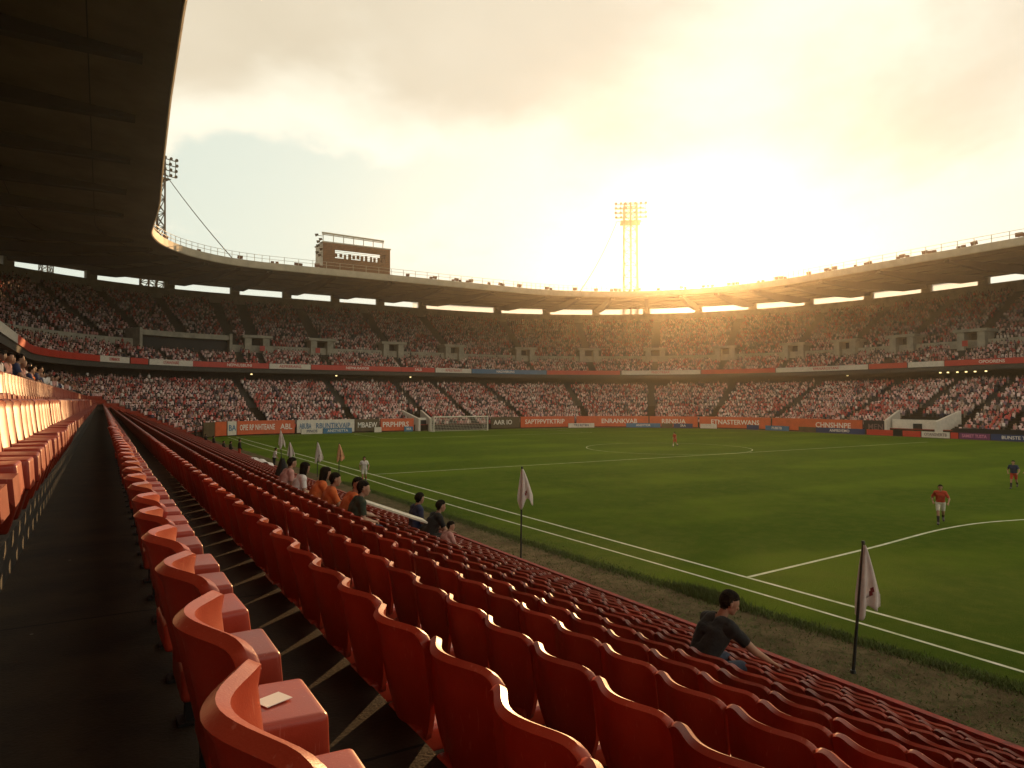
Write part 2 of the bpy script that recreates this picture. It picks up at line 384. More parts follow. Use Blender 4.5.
ribbon([(15.9 + .18*math.sin(y*.13), y) for y in np.linspace(-12, 108, 90)], .11, GZ+.010)
ribbon(smooth_pts([(17.27, 14.5), (24.5, 15.0), (31.3, 15.6), (36.0, 15.0), (43, 12.5), (52, 8)]), .13)
ribbon([(17.27, 48.6), (40, 48.6), (92.5, 48.6)], .12)
ribbon([(55.5+9.2*math.cos(a), 57.9+9.2*math.sin(a)) for a in np.linspace(-math.pi/2, math.pi*1.5, 72)], .085, GZ+.011)
ribbon([(17.27, 108.0), (92, 108.0)], .12)
ribbon([(35, 107.9), (35, 92), (71, 92), (71, 107.9)], .12)
tag(mk.build('pitch_markings', M_line), kind='structure')
# grass blades on the ragged edge of the turf
V = []; F = []
def blade(x, y, h):
    a = random.uniform(0, 6.28); w = random.uniform(.006, .014); l = random.uniform(.02, .10); b_ = random.uniform(0, 6.28)
    o = len(V); V.extend([(x-w*math.cos(a), y-w*math.sin(a), GZ), (x+w*math.cos(a), y+w*math.sin(a), GZ), (x+l*math.cos(b_), y+l*math.sin(b_), GZ+h)]); F.append((o, o+1, o+2))
for k in range(26000):
    y = 3 + 42*random.random()**1.6; blade(xs_edge(y)+random.gauss(.05, .16), y, random.uniform(.04, .13))
for k in range(5200):
    y = random.gauss(13.6, .55); blade(xs_edge(13.6)+.1+random.gauss(0, .16), y, random.uniform(.08, .26))
for k in range(16000):
    y = 3 + 35*random.random()**1.5; x = random.uniform(10.6, 15); blade(x, y, random.uniform(.02, .07))
M_blade = mat('grass blades', (0.085, 0.115, 0.022), 0.8, 0.4, 3)
tag(mesh_obj('edge_grass', V, F, M_blade), 'ragged tufts of grass along the turf edge and dirt', 'grass', kind='stuff')

# ------------------------------------------------------------------ stadium
XB_ = [0.25, 1.05, 1.88, 2.70] + [3.5+.8*k for k in range(8)]           # seat backs, rows below the walkway
FL_ = [-1.30, -1.72, -2.05, -2.35] + [-2.67-.32*k for k in range(8)]    # their floors
NROW = 12
t_of = lambda X: CH - X
stad = empty('grandstand', (60, 130, GZ), 0, 'huge curved two tier stadium stand with concrete cantilever roof packed with spectators', 'stadium')
def sp(name, *a, **k):
    o = sweep(name, *a, **k); o.parent = stad; o.matrix_parent_inverse = Matrix.Translation(-Vector(stad.location)); return o
def adopt(o):
    o.parent = stad; o.matrix_parent_inverse = Matrix.Translation(-Vector(stad.location)); return o
S0 = 8.0
# lower terrace: front parapet, seat steps
prof = [(0.0, GZ-.3), (0.0, -4.42), (.08, -4.42), (.08, FL_[-1])]
for k in range(NROW-1, 0, -1):
    tx = t_of(XB_[k]+.02); prof += [(tx, FL_[k]), (tx, FL_[k-1])]
prof += [(t_of(-.57), -1.302)]
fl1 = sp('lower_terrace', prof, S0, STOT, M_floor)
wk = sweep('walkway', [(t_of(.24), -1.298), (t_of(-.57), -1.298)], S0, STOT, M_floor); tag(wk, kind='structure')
prof = [(t_of(-.57), -1.35), (t_of(-.57), -1.0), (t_of(-1.0), -1.0), (t_of(-1.0), -.49), (t_of(-1.8), -.49)]
zc = -.49
CR = []
for j in range(13):
    tt = t_of(-1.8)+.8*j; z = -.13+.31*j; prof += [(tt, zc), (tt, z)]; zc = z; (CR.append((tt+.45, z)) if j < 10 else None)
prof += [(t_of(-1.8)+10.6, zc), (t_of(-1.8)+10.6, 5.35)]
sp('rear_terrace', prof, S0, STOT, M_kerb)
cap = sp('parapet_cap', [(-.02, -4.50), (-.02, -4.38), (.10, -4.38), (.10, -4.50)], S0, STOT, M_redpaint, closed=True)
# upper terrace
UP = []
prof = [(23.4, 5.35), (17.9, 5.05), (17.6, 5.0), (17.6, 6.75), (17.8, 6.75), (17.8, 5.9)]
z = 5.9; tt = 17.8
for j in range(8):
    prof += [(tt+.8, z)]; UP.append((tt+.45, z)); tt += .8; z += .40; prof += [(tt, z)]
prof += [(24.9, z), (24.9, 10.35), (25.1, 10.35), (25.1, 10.0)]
z = 10.0; tt = 25.1
for j in range(23):
    prof += [(tt+.8, z)]; UP.append((tt+.45, z)); tt += .8; z += .465; prof += [(tt, z)]
prof += [(44.0, z)]
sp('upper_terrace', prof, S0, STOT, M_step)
ztop = z
sp('back_wall', [(44.0, 4.0), (44.0, 22.95), (44.7, 22.95), (44.7, 4.0)], S0, STOT, M_conc_lt)
sp('outer_wall', [(44.8, GZ), (44.8, 22.5)], S0, STOT, M_conc)
sp('concourse_parapet', [(24.72, 8.9), (24.72, 10.5), (24.88, 10.5), (24.88, 8.9)], 60, STOT, M_conc_lt, closed=True)
# roof
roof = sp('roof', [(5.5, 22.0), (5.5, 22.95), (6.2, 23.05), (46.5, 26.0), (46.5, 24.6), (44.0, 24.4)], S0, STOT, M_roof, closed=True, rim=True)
tr = sp('roof_edge', [(5.42, 21.85), (5.30, 21.95), (5.30, 23.05), (5.9, 23.15), (5.9, 23.06), (5.48, 23.0), (5.48, 21.85)], S0, STOT, M_trim, closed=True, rim=True)
M_diffuser = bpy.data.materials.new('added sun diffuser'); M_diffuser.use_nodes = True; t_ = M_diffuser.node_tree; t_.nodes.clear()  # half-clear translucent mix for the added sun-softening sheet
tb = t_.nodes.new('ShaderNodeBsdfTranslucent'); tb.inputs[0].default_value = (.95, .95, .95, 1); to = t_.nodes.new('ShaderNodeOutputMaterial'); tp_ = t_.nodes.new('ShaderNodeBsdfTransparent'); tm_ = t_.nodes.new('ShaderNodeMixShader'); tm_.inputs[0].default_value = .62; t_.links.new(tp_.outputs[0], tm_.inputs[1]); t_.links.new(tb.outputs[0], tm_.inputs[2]); t_.links.new(tm_.outputs[0], to.inputs[0])
sp('sun_diffuser_sheet', [(44.3, 22.9), (44.3, 24.5)], S3-6, S4+12, M_diffuser)  # added sheet across open roof gaps, scatters sun that would patch the pitch
for tt in np.arange(11, 44, 8.0):
    pu = MB()
    zr = 22.0+(tt-5.5)/38.5*2.4
    ss_ = S_samples(S0, STOT, 6, 1.6)
    for a, c_ in zip(ss_[:-1], ss_[1:]):
        p0, p1 = P(a, tt, zr-.06), P(c_, tt, zr-.06); d = p1-p0
        pu.box((p0+p1)/2, (d.length, .08, .10), math.atan2(d.y, d.x))
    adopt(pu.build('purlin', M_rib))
s_cols = []
s = 12.5
while s < STOT-2:
    s_cols.append(s); r = base(s)[4]; s += 11.0*(r/(r+30) if r else 1.0)
for s in s_cols:
    n_ = nrm(s); tdir = Vector((-n_.y, n_.x, 0))
    V = []
    for sd in (-.42, .42):
        for (tt, z) in ((8.0, 22.15), (44.3, 24.42), (44.3, 23.75), (36, 22.45), (20, 21.55), (8.0, 21.75)):
            V.append(P(s, tt, z)+tdir*sd)
    F = [(0,1,2,3,4,5), (11,10,9,8,7,6)] + [(i, 6+i, 6+(i+1)%6, (i+1)%6) for i in range(6)]
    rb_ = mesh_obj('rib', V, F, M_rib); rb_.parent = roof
    rb_.matrix_parent_inverse = (roof.matrix_parent_inverse.inverted() if False else Matrix.Identity(4))
    cb = MB(); cb.box(P(s, 44.2, 23.65), (1.9, 1.0, 1.8), math.atan2(n_.y, n_.x)+math.pi/2)
    adopt(cb.build('column', M_conc_lt))
# roof edge railing
rl = MB(); ss_ = S_samples(S0, STOT, 2.4, .9)
for zt in (23.7, 24.25):
    for a, c_ in zip(ss_[:-1], ss_[1:]): rl.tube(P(a, 5.7+rim_shift(a), zt), P(c_, 5.7+rim_shift(c_), zt), .035, n=4, cap=False)
for s in ss_:
    p = P(s, 5.7+rim_shift(s), 23.05); rl.tube(p, p+Vector((0, 0, 1.22)), .05, n=4)
adopt(rl.build('railing', M_rail))

# portals of the upper tier and aisles
POR_U = [60, 148, 232, 255, 320, 391, 452, 523, 588, 655, 725, 795, 848, 905, 975]
POR_S = [hit(u, 24.9) for u in POR_U]
por = []
for u, s in zip(POR_U, POR_S):
    if s is None or u in (60, 148, 232): continue
    n_ = nrm(s); rz = math.atan2(n_.y, n_.x)+math.pi/2
    pm = MB(); w = 4.6
    for sx in (-1, 1):
        pm.box(P(s, 25.3, 10.3)+Vector((-n_.y, n_.x, 0))*sx*1.65, (1.2, 3.4, 3.2), rz)
    pm.box(P(s, 25.2, 12.1), (w+.9, 4.0, .5), rz)
    o = adopt(pm.build('portal', M_conc_lt)); por.append(s)
    q = MB(); q.box(P(s, 26.3, 10.5), (2.08, .3, 2.65), rz); o2 = q.build('opening', M_black); o2.parent = o
    if u in (255, 320, 975):
        q = MB(); q.box(P(s, 23.55, 9.9)+Vector((-n_.y, n_.x, 0))*(.9 if u != 255 else -.9), (.9, .1, 1.0), rz); q.build('red_screen', M_fascia_red).parent = o
# long white ledge on the left of the end stand
sA, sB = hit(133, 24.5), hit(228, 24.5)
lg = sweep('press_ledge', [(23.4, 11.2), (23.4, 12.1), (26.0, 12.1), (26.0, 11.2)], sA, sB, M_conc_lt, closed=True); adopt(lg)
lg2 = sweep('press_gallery', [(24.6, 8.9), (24.6, 11.15), (24.7, 11.15), (24.7, 8.9)], sA, sB, M_black, closed=True); adopt(lg2)
for s in (sA, sB):
    n_ = nrm(s); q = MB(); q.box(P(s, 24.9, 10.4), (.5, 4.2, 3.9), math.atan2(n_.y, n_.x)+math.pi/2); adopt(q.build('side_wall', M_conc_lt))
LOW_U = [165, 262, 352, 428, 470, 522, 585, 650, 712, 775, 845, 905, 962, 1012]
LOW_S = [hit(u, 3) for u in LOW_U]; UPP_S = [s for s in POR_S if s] + [hit(u, 24.9) for u in (105, 190)]
# lower tier entrances (white walls with stairs)
def entrance(u, w, depth, h, name='entrance'):
    s = hit(u, 0.5); n_ = nrm(s); rz = math.atan2(n_.y, n_.x)+math.pi/2; td = Vector((-n_.y, n_.x, 0))
    e = empty('pitch_entrance', P(s, 0, GZ)); V = []
    for sx in (-1, 1):
        q = MB()
        c0 = P(s, -1.2, 0)+td*sx*w/2; c1 = P(s, depth, 0)+td*sx*(w/2+.8)
        for a, c_, h0, h1 in ((c0, c1, h*.6, h),):
            t_ = n_*0; wd = td*.18
            q.add([a-wd+Vector((0,0,GZ)), a+wd+Vector((0,0,GZ)), c_+wd+Vector((0,0,GZ)), c_-wd+Vector((0,0,GZ)), a-wd+Vector((0,0,GZ+h0)), a+wd+Vector((0,0,GZ+h0)), c_+wd+Vector((0,0,GZ+h1)), c_-wd+Vector((0,0,GZ+h1))],
                  [(0,3,2,1),(4,5,6,7),(0,1,5,4),(1,2,6,5),(2,3,7,6),(3,0,4,7)])
        o = q.build('side_wall', M_white); o.parent = e; o.matrix_parent_inverse = Matrix.Translation(-Vector(e.location))
    q = MB(); q.box(P(s, .4, GZ+h*.33), (w-.5, .3, h*.62), rz); o = q.build('front_wall', M_white); o.parent = e; o.matrix_parent_inverse = Matrix.Translation(-Vector(e.location))
    q = MB(); q.box(P(s, .2, GZ+.95)-td*w*.05, (1.3, .12, 1.9), rz); o = q.build('doorway', M_black); o.parent = e; o.matrix_parent_inverse = Matrix.Translation(-Vector(e.location))
    return e, s
eA, sEA = entrance(421, 2.2, 5.0, 3.6); tag(eA, 'narrow pale stair wall cut into the lower stand beside the goal', 'stand entrance')
eB, sEB = entrance(915, 7.5, 4.0, 3.9); tag(eB, 'broad pale walled player entrance with a dark doorway in the side stand', 'stand entrance')

# ------------------------------------------------------------------ ribbon boards on the upper fascia
RIB = [(-25, 16, 'w', ''), (16, 98, 'r', ''), (98, 128, 'w', 'ROMRANORS'), (129, 147, 'r', ''), (148, 191, 'w', 'OTANAFRABSE'), (192, 268, 'r', 'NEPNUSBUNI'), (269, 310, 'w', 'AEPRBRAINS'),
       (311, 400, 'r', 'NEPNUSAXOR'), (401, 434, 'r', 'SALB'), (435, 471, 'w', 'RPRSTRANT'), (472, 546, 'b', 'NADIVBRUNS'), (547, 620, 'r', ''), (621, 700, 'w', 'PNSOTRBAR'), (701, 775, 'r', ''), (776, 868, 'w', 'EPRNAROSTANE'), (869, 907, 'r', ''), (908, 944, 'w', ''), (945, 1045, 'r', 'OPOORENS')]
RM = {'w': M_white, 'r': M_fascia_red, 'b': M_blue}
M_txt_w = mat('white lettering', (0.8, 0.76, 0.70), 0.5); M_txt_d = mat('grey lettering', (0.18, 0.12, 0.12), 0.5); M_txt_r = mat('red lettering', (0.5, 0.05, 0.04), 0.5)
def sign_text(s_mid, t, z, size, txt, m, parent, maxw=None):
    """lettering laid along the curve of its board"""
    o = text_mesh('lettering', txt, size, m, parent, Matrix.Identity(4)); me = o.data
    n = len(me.vertices); co = np.empty(n*3); me.vertices.foreach_get('co', co); co = co.reshape(-1, 3)
    w = co[:, 0].max()-co[:, 0].min(); f = min(1.0, maxw/w) if maxw else 1.0
    r = base(s_mid)[4]; k = (r/(r+t)) if r else 1.0
    out = [tuple(P(s_mid + c_[0]*f*k, t - c_[2], z + c_[1])) for c_ in co]
    me.vertices.foreach_set('co', np.array(out).reshape(-1)); me.update()
    return o
for (u0, u1, c_, txt) in RIB:
    s0_, s1_ = hit(max(u0, -25), 17.5), hit(min(u1, 1050), 17.5)
    if s0_ is None or s1_ is None: continue
    o = sweep('ribbon_board', [(17.42, 5.78), (17.42, 6.72), (17.58, 6.72), (17.58, 5.78)], s0_, s1_, RM[c_], closed=True, ds=4, da=1.5); adopt(o)
    if txt: sign_text((s0_+s1_)/2, 17.39, 6.25, .72, txt, M_txt_w if c_ in 'rb' else M_txt_r, o, maxw=(s1_-s0_)*.8)
sweep_under = sp('fascia_backing', [(17.585, 4.98), (17.585, 6.74)], S0, STOT, M_kerb)  # dark backing: the shadow below the ribbon boards is put into its colour
# small lit lamps under the upper tier
M_em = bpy.data.materials.new('lit lamp'); M_em.use_nodes = True; b = M_em.node_tree.nodes['Principled BSDF']; b.inputs['Emission Color'].default_value = (1, .75, .3, 1); b.inputs['Emission Strength'].default_value = 1.1
for u in (250, 336, 410, 847, 940, 948, 957, 966, 975, 986):
    s = hit(u, 19); n_ = nrm(s); q = MB(); q.box(P(s, 19, 4.75), (.32, .12, .2), math.atan2(n_.y, n_.x)+math.pi/2); adopt(q.build('soffit_lamp', M_em))

# ------------------------------------------------------------------ crowd (distant mass)
PAL = np.array([[.60,.52,.48],[.62,.46,.43],[.54,.32,.30],[.48,.22,.20],[.42,.06,.05],[.36,.05,.04],[.30,.04,.035],[.05,.04,.05],[.09,.06,.06],[.03,.03,.035],[.20,.16,.15],[.45,.33,.28],[.16,.10,.14]])
PW = np.array([.035,.17,.26,.17,.06,.05,.05,.05,.06,.04,.05,.09,.05]); PW /= PW.sum()
SKIN = np.array([[.34,.19,.13],[.26,.14,.09],[.42,.26,.18],[.05,.03,.025],[.03,.02,.018],[.12,.07,.05]])
def ring(zr, hx, hy, n=6, cy=0): return [(hx*math.cos(2*math.pi*k/n+.5), cy+hy*math.sin(2*math.pi*k/n+.5), zr) for k in range(n)]
Tv = ring(.42, .19, .13) + ring(.98, .21, .12) + ring(1.06, .10, .08)
Tf = [(k, (k+1)%6, 6+(k+1)%6, 6+k) for k in range(6)] + [(6+k, 6+(k+1)%6, 12+(k+1)%6, 12+k) for k in range(6)] + [(12, 13, 14, 15, 16, 17)]
nb = len(Tv)
Tv += [(-.17, .05, .42), (.17, .05, .42), (.17, .5, .44), (-.17, .5, .44), (-.15, .05, .58), (.15, .05, .58), (.15, .5, .56), (-.15, .5, .56), (-.14, .5, .02), (.14, .5, .02)]
Tf += [(nb+4, nb+5, nb+6, nb+7), (nb+1, nb+2, nb+6, nb+5), (nb, nb+4, nb+7, nb+3), (nb+7, nb+6, nb+9, nb+8)]
nl = len(Tv)
for (zr, rr) in ((1.08, .06), (1.17, .105), (1.27, .10), (1.33, .045)): Tv += ring(zr, rr*.85, rr)
for i in range(3): Tf += [(nl+6*i+k, nl+6*i+(k+1)%6, nl+6*i+6+(k+1)%6, nl+6*i+6+k) for k in range(6)]
Tf += [tuple(nl+18+k for k in range(6))]
Tv = np.array(Tv); NTV = len(Tv)
lens = np.array([len(f) for f in Tf]); flat = np.array([i for f in Tf for i in f])
def crowd_mesh(name, items, m):
    n = len(items); A = np.array(items)      # x,y,z,angle,scale
    co, si = np.cos(A[:,3])[:,None], np.sin(A[:,3])[:,None]
    sc = A[:,4][:,None]; wx = rng.uniform(.88, 1.12, (n,1))
    lean = rng.normal(0, .06, (n,1)); vz = Tv[None,:,2]*sc; vx = Tv[None,:,0]*wx*sc; vy = Tv[None,:,1]*sc + lean*np.maximum(0, vz-.5)*1.0
    up = (rng.random((n,1)) < .07)*.40; vz = vz + up*(Tv[None,:,2] > .3)
    X = A[:,0][:,None] + vx*co - vy*si; Y = A[:,1][:,None] + vx*si + vy*co; Z = A[:,2][:,None] + vz
    co_ = np.stack([X, Y, Z], -1).reshape(-1).astype(np.float32)
    me = bpy.data.meshes.new(name); me.vertices.add(n*NTV); me.vertices.foreach_set('co', co_)
    nlp = len(flat); me.loops.add(n*nlp); me.loops.foreach_set('vertex_index', (flat[None,:] + (np.arange(n)*NTV)[:,None]).reshape(-1).astype(np.int32))
    me.polygons.add(n*len(Tf)); st = np.concatenate([[0], np.cumsum(lens)[:-1]])
    me.polygons.foreach_set('loop_start', (st[None,:] + (np.arange(n)*nlp)[:,None]).reshape(-1).astype(np.int32))
    me.update(calc_edges=True)
    ci = rng.choice(len(PAL), n, p=PW); fld = np.sin(A[:,0]*.31+1)*np.sin(A[:,1]*.27+A[:,2]*.5)+.5*np.sin(A[:,0]*.83-A[:,2]); ci = np.where((fld > .75) & (rng.random(n) < .55), rng.integers(3, 7, n), ci); ci = np.where((fld < -.85) & (rng.random(n) < .4), rng.integers(0, 2, n), ci); shirt = np.clip(PAL[ci]*rng.uniform(.9, 1.35, (n,1))+.02, 0, .85); skin = SKIN[rng.integers(0, len(SKIN), n)]
    leg = np.array([[.03,.035,.06],[.06,.05,.045],[.02,.02,.02],[.20,.16,.12]])[rng.integers(0, 4, n)]
    C = np.ones((n, NTV, 4), dtype=np.float32); C[:, :nb, :3] = shirt[:,None]; C[:, nb:nl, :3] = leg[:,None]; C[:, nl:, :3] = skin[:,None]
    at = me.color_attributes.new('cloth', 'FLOAT_COLOR', 'POINT'); at.data.foreach_set('color', C.reshape(-1))
    me.materials.append(m); o = bpy.data.objects.new(name, me); link(o); return o
M_crowd = bpy.data.materials.new('crowd clothes'); M_crowd.use_nodes = True; t = M_crowd.node_tree; b = t.nodes['Principled BSDF']; b.inputs['Roughness'].default_value = .85; b.inputs['Specular IOR Level'].default_value = .2
a_ = t.nodes.new('ShaderNodeAttribute'); a_.attribute_name = 'cloth'; t.links.new(a_.outputs['Color'], b.inputs['Base Color'])
def blocked(s, t, aisles, w):
    r = base(s)[4]; f = (r+t)/r if r else 1.0
    return any(a is not None and abs(s-a)*f < w for a in aisles)
def face_ang(s): n_ = nrm(s); return math.atan2(-n_.y, -n_.x) - math.pi/2
near_people = []; low_items = []; up_items = []
def vis(p, mL=-60, mR=1075):
    u, v, d = proj(*p); return mL < u < mR and d > 2 and -40 < v < 800
rows_low = [(tt, z, 'c') for tt, z in CR] + [(t_of(XB_[k])-.22, FL_[k], 'e') for k in range(NROW)] + [(t_of(-.65), -1.0, 'e'), (t_of(-1.45), -.49, 'e')]
S_CROWD = S1 + LA*.22
for tt, z, kd in rows_low:
    s0_ = 50 if kd == 'c' else S_CROWD + random.uniform(-1, 1)
    for s in row_s(tt, .52, s0_, STOT, .04):
        if random.random() < (.04 if math.sin(s*.41+tt*.6)*math.sin(tt*.7-s*.13) < .8 else .4) or blocked(s, tt, LOW_S, .8): continue
        if tt < 6 and (abs(s-sEB) < 4.6 or (abs(s-sEA) < 1.6)): continue
        p = P(s, tt + random.uniform(-.06, .06), z)
        if not vis(p+Vector((0,0,1))): continue
        it = (p.x, p.y, p.z, face_ang(s)+random.uniform(-.4, .4), random.uniform(.92, 1.08))
        if kd == 'c' and s < S1: near_people.append(it)
        else: low_items.append(it)
for tt, z in UP:
    for s in row_s(tt, .54, 75, STOT, .04):
        if random.random() < (.04 if math.sin(s*.37+tt*.5)*math.sin(tt*.9-s*.11) < .8 else .4) or blocked(s, tt, UPP_S, 1.0 if tt > 25 else .7): continue
        if 22.6 < tt < 27.6 and blocked(s, tt, por, 3.0): continue
        if 22.8 < tt < 26.4 and sA-.5 < s < sB+.5: continue
        p = P(s, tt + random.uniform(-.06, .06), z)
        if not vis(p+Vector((0,0,1))): continue
        up_items.append((p.x, p.y, p.z, face_ang(s)+random.uniform(-.4, .4), random.uniform(.92, 1.08)))
near_people.sort(key=lambda i: proj(i[0], i[1], i[2]+1)[2])
inv = [i for i in near_people if -15 < proj(i[0], i[1], i[2]+1.0)[0] < 1030]
IND = inv[:286]; sI = set(IND); low_items += [i for i in near_people if i not in sI]
tag(crowd_mesh('lower_tier_crowd', low_items, M_crowd), 'dense crowd in red, white and dark clothes filling the lower tier', 'crowd', kind='stuff')
tag(crowd_mesh('upper_tier_crowd', up_items, M_crowd), 'dense crowd in red, pink and dark clothes filling the upper tier', 'crowd', kind='stuff')
print('crowd', len(low_items), len(up_items), len(near_people))
exec_marker = 1

# ------------------------------------------------------------------ seats
def seat_back(na, nb_, pitch=.5, lo=.40, hi=.85, A=.088, th=.022):
    def pt(a, b):
        k = min(1, b/.5); hw = pitch*(.33 + (.495-.33)*math.sin(k*math.pi/2))
        top = hi - .010*(1-math.cos(math.pi*a))*.5 - .030*max(0, (abs(a)-.62)/.38)**2.4
        x = A*(1-math.cos(math.pi*a))*.5*(.45+.55*b) - .10*b + .07
        return Vector((x, a*hw, lo + b*(top-lo)))
    V = []; F = []
    A_ = [-1+2*i/na for i in range(na+1)]; B_ = [j/nb_ for j in range(nb_+1)]
    def nor(a, b):
        e = 1e-3; du = pt(min(1, a+e), b)-pt(max(-1, a-e), b); dv = pt(a, min(1, b+e))-pt(a, max(0, b-e)); return dv.cross(du).normalized()*-1
    for side in (1, -1):
        for j, b in enumerate(B_):
            for a in A_:
                n_ = nor(a, b); lip = 1.0 + (.9 if b > .93 else 0)
                V.append(pt(a, b) + n_*side*th/2*lip)
    w = na+1; h = nb_+1; o = w*h
    for j in range(nb_):
        for i in range(na):
            F.append((j*w+i, j*w+i+1, (j+1)*w+i+1, (j+1)*w+i)); F.append((o+j*w+i, o+(j+1)*w+i, o+(j+1)*w+i+1, o+j*w+i+1))
    # rounded top lip
    m0 = len(V); mid = []
    for a in A_:
        V.append(pt(a, 1)+Vector((0, 0, th*.62)))
    for i in range(na):
        a0, a1 = nb_*w+i, nb_*w+i+1
        F.append((a0, a1, m0+i+1, m0+i)); F.append((o+a1, o+a0, m0+i, m0+i+1))
    for i in (0, na):
        for j in range(nb_):
            q = (j*w+i, (j+1)*w+i, o+(j+1)*w+i, o+j*w+i); F.append(q if i == 0 else q[::-1])
        q = (nb_*w+i, m0+i, o+nb_*w+i); F.append(q if i == 0 else q[::-1])
    for i in range(na): F.append((i, o+i, o+i+1, i+1))
    return V, F
def seat_pad(pitch=.5, low=False):
    hw = pitch*.30; prof = [(.06, .33), (.06, .44), (.37, .435), (.385, .22), (.32, .23), (.30, .33)]
    if low: prof = [(.05, .37), (.08, .43), (.385, .415), (.40, .26), (.32, .35)]
    n = len(prof); V = [(x, y, z) for y in (-hw, hw) for x, z in prof]
    F = [tuple(range(n-1, -1, -1)), tuple(range(n, 2*n))] + [(i, (i+1)%n, n+(i+1)%n, n+i) for i in range(n)]
    return V, F
M_bracket = mat('seat bracket', (0.03, 0.028, 0.026), .45, .3, 8, metal=.6)
def make_seat(pitch):
    root = empty('plastic_seat')
    V, F = seat_back(22, 12, pitch); mesh_obj('backrest', V, F, M_seat, root, smooth=60)
    V, F = seat_pad(pitch); o = bevelled('seat_pad', V, F, M_seat, root, .022, 4, 80)
    br = MB(); br.box((.15, 0, .175), (.045, .045, .33)); br.box((.16, 0, .008), (.12, .10, .014)); br.box((.22, 0, .33), (.24, .05, .03))
    br.build('bracket', M_bracket, root)
    if pitch > .55:     # the rows left of the walkway stand on moulded feet
        V = [(.07, -.17, .34), (.37, -.17, .25), (.37, .17, .25), (.07, .17, .34), (.20, -.06, .0), (.30, -.06, .0), (.30, .06, .0), (.20, .06, .0)]
        bevelled('foot', V, [(0, 1, 2, 3), (7, 6, 5, 4), (0, 4, 5, 1), (1, 5, 6, 2), (2, 6, 7, 3), (3, 7, 4, 0)], M_seat, root, .015, 3, 80)
    return root
protos = {}
ONES = ['', 'first', 'second', 'third', 'fourth', 'fifth', 'sixth', 'seventh', 'eighth', 'ninth', 'tenth', 'eleventh', 'twelfth', 'thirteenth', 'fourteenth', 'fifteenth', 'sixteenth', 'seventeenth', 'eighteenth', 'nineteenth']
TENS = {2: ('twentieth', 'twenty'), 3: ('thirtieth', 'thirty'), 4: ('fortieth', 'forty'), 5: ('fiftieth', 'fifty'), 6: ('sixtieth', 'sixty'), 7: ('seventieth', 'seventy'), 8: ('eightieth', 'eighty'), 9: ('ninetieth', 'ninety')}
def ordw(n):
    if n < 20: return ONES[n]
    if n < 100: return TENS[n//10][0] if n % 10 == 0 else TENS[n//10][1]+'-'+ONES[n % 10]
    return 'hundredth'
seat_rows = []
for k in range(NROW): seat_rows.append(('R', k, XB_[k]-(.045 if k else .075), FL_[k]-(.01 if k else 0), .5))
seat_rows.append(('L', 0, -.80, -.85, .6)); seat_rows.append(('L', 1, -1.60, -.34, .6))
cand = []
OCC = []      # (row, Y) places taken by people: seat pads stay, the label stays
for side, k, X, fz, pitch in seat_rows:
    off = random.uniform(0, .3)
    for s in row_s(t_of(X), pitch, 37.5+off, S_CROWD+4 if side == 'R' else S1+LA*.5):
        p = P(s, t_of(X), fz); u, v, d = proj(p.x, p.y, p.z+.6)
        u2, v2, d2 = proj(p.x, p.y, p.z+.85); d = max(d, .05)
        n_ = nrm(s); ang = math.atan2(-n_.y, -n_.x)
        inview = -60 < u < 1090 and v2 < 1150 and d > .3
        near = p.y > -2.5
        if not near: continue
        cand.append([d if inview else 1e4+d, side, k, p, ang, pitch, inview])
        # occlusion weight: rows further down show less of each seat
        if inview: cand[-1][0] = d*(1+.06*k) if side == 'R' else d*(1.25 if k == 0 else 1.5)
cand.sort(key=lambda c: c[0])
indiv = [c for c in cand if c[6]][:300]; rest = cand[len(indiv):]
rest = [c for c in cand if not any(c is i for i in indiv)] if len(indiv) < 300 else cand[300:]
names = {('R', 0): 'row edging the walkway', ('L', 0): 'row left of walkway', ('L', 1): 'upper row left of walkway'}
for k in range(1, NROW): names[('R', k)] = ordw(k+1)+' row right of walkway'
bykey = {}
for c in indiv: bykey.setdefault((c[1], c[2]), []).append(c)
def rowlabel(key, i, n): return ('red plastic seat, ' + ordw(i) + ' from the near end of the ' + names[key])
for key, lst in bykey.items():
    lst.sort(key=lambda c: c[3].y)
    for i, c in enumerate(lst):
        _, side, k, p, ang, pitch, _iv = c
        if pitch not in protos: protos[pitch] = make_seat(pitch); o = protos[pitch]
        else: o = copy_tree(protos[pitch])
        o.location = p; w_ = 3.5 if random.random() < .05 else 1; o.rotation_euler = (random.uniform(-.008, .008)*w_, random.uniform(-.014, .014)*w_, ang+random.uniform(-.014, .014)*w_)
        o['label'] = rowlabel(key, i+1, len(lst)); o['category'] = 'stadium seat'; o['group'] = 'red plastic seats of the near stand'
        for ch in o.children:                                           # each seat folds a little differently
            if ch.name.startswith('seat_pad'): ch.rotation_euler = (0, random.uniform(-.05, .03), 0)
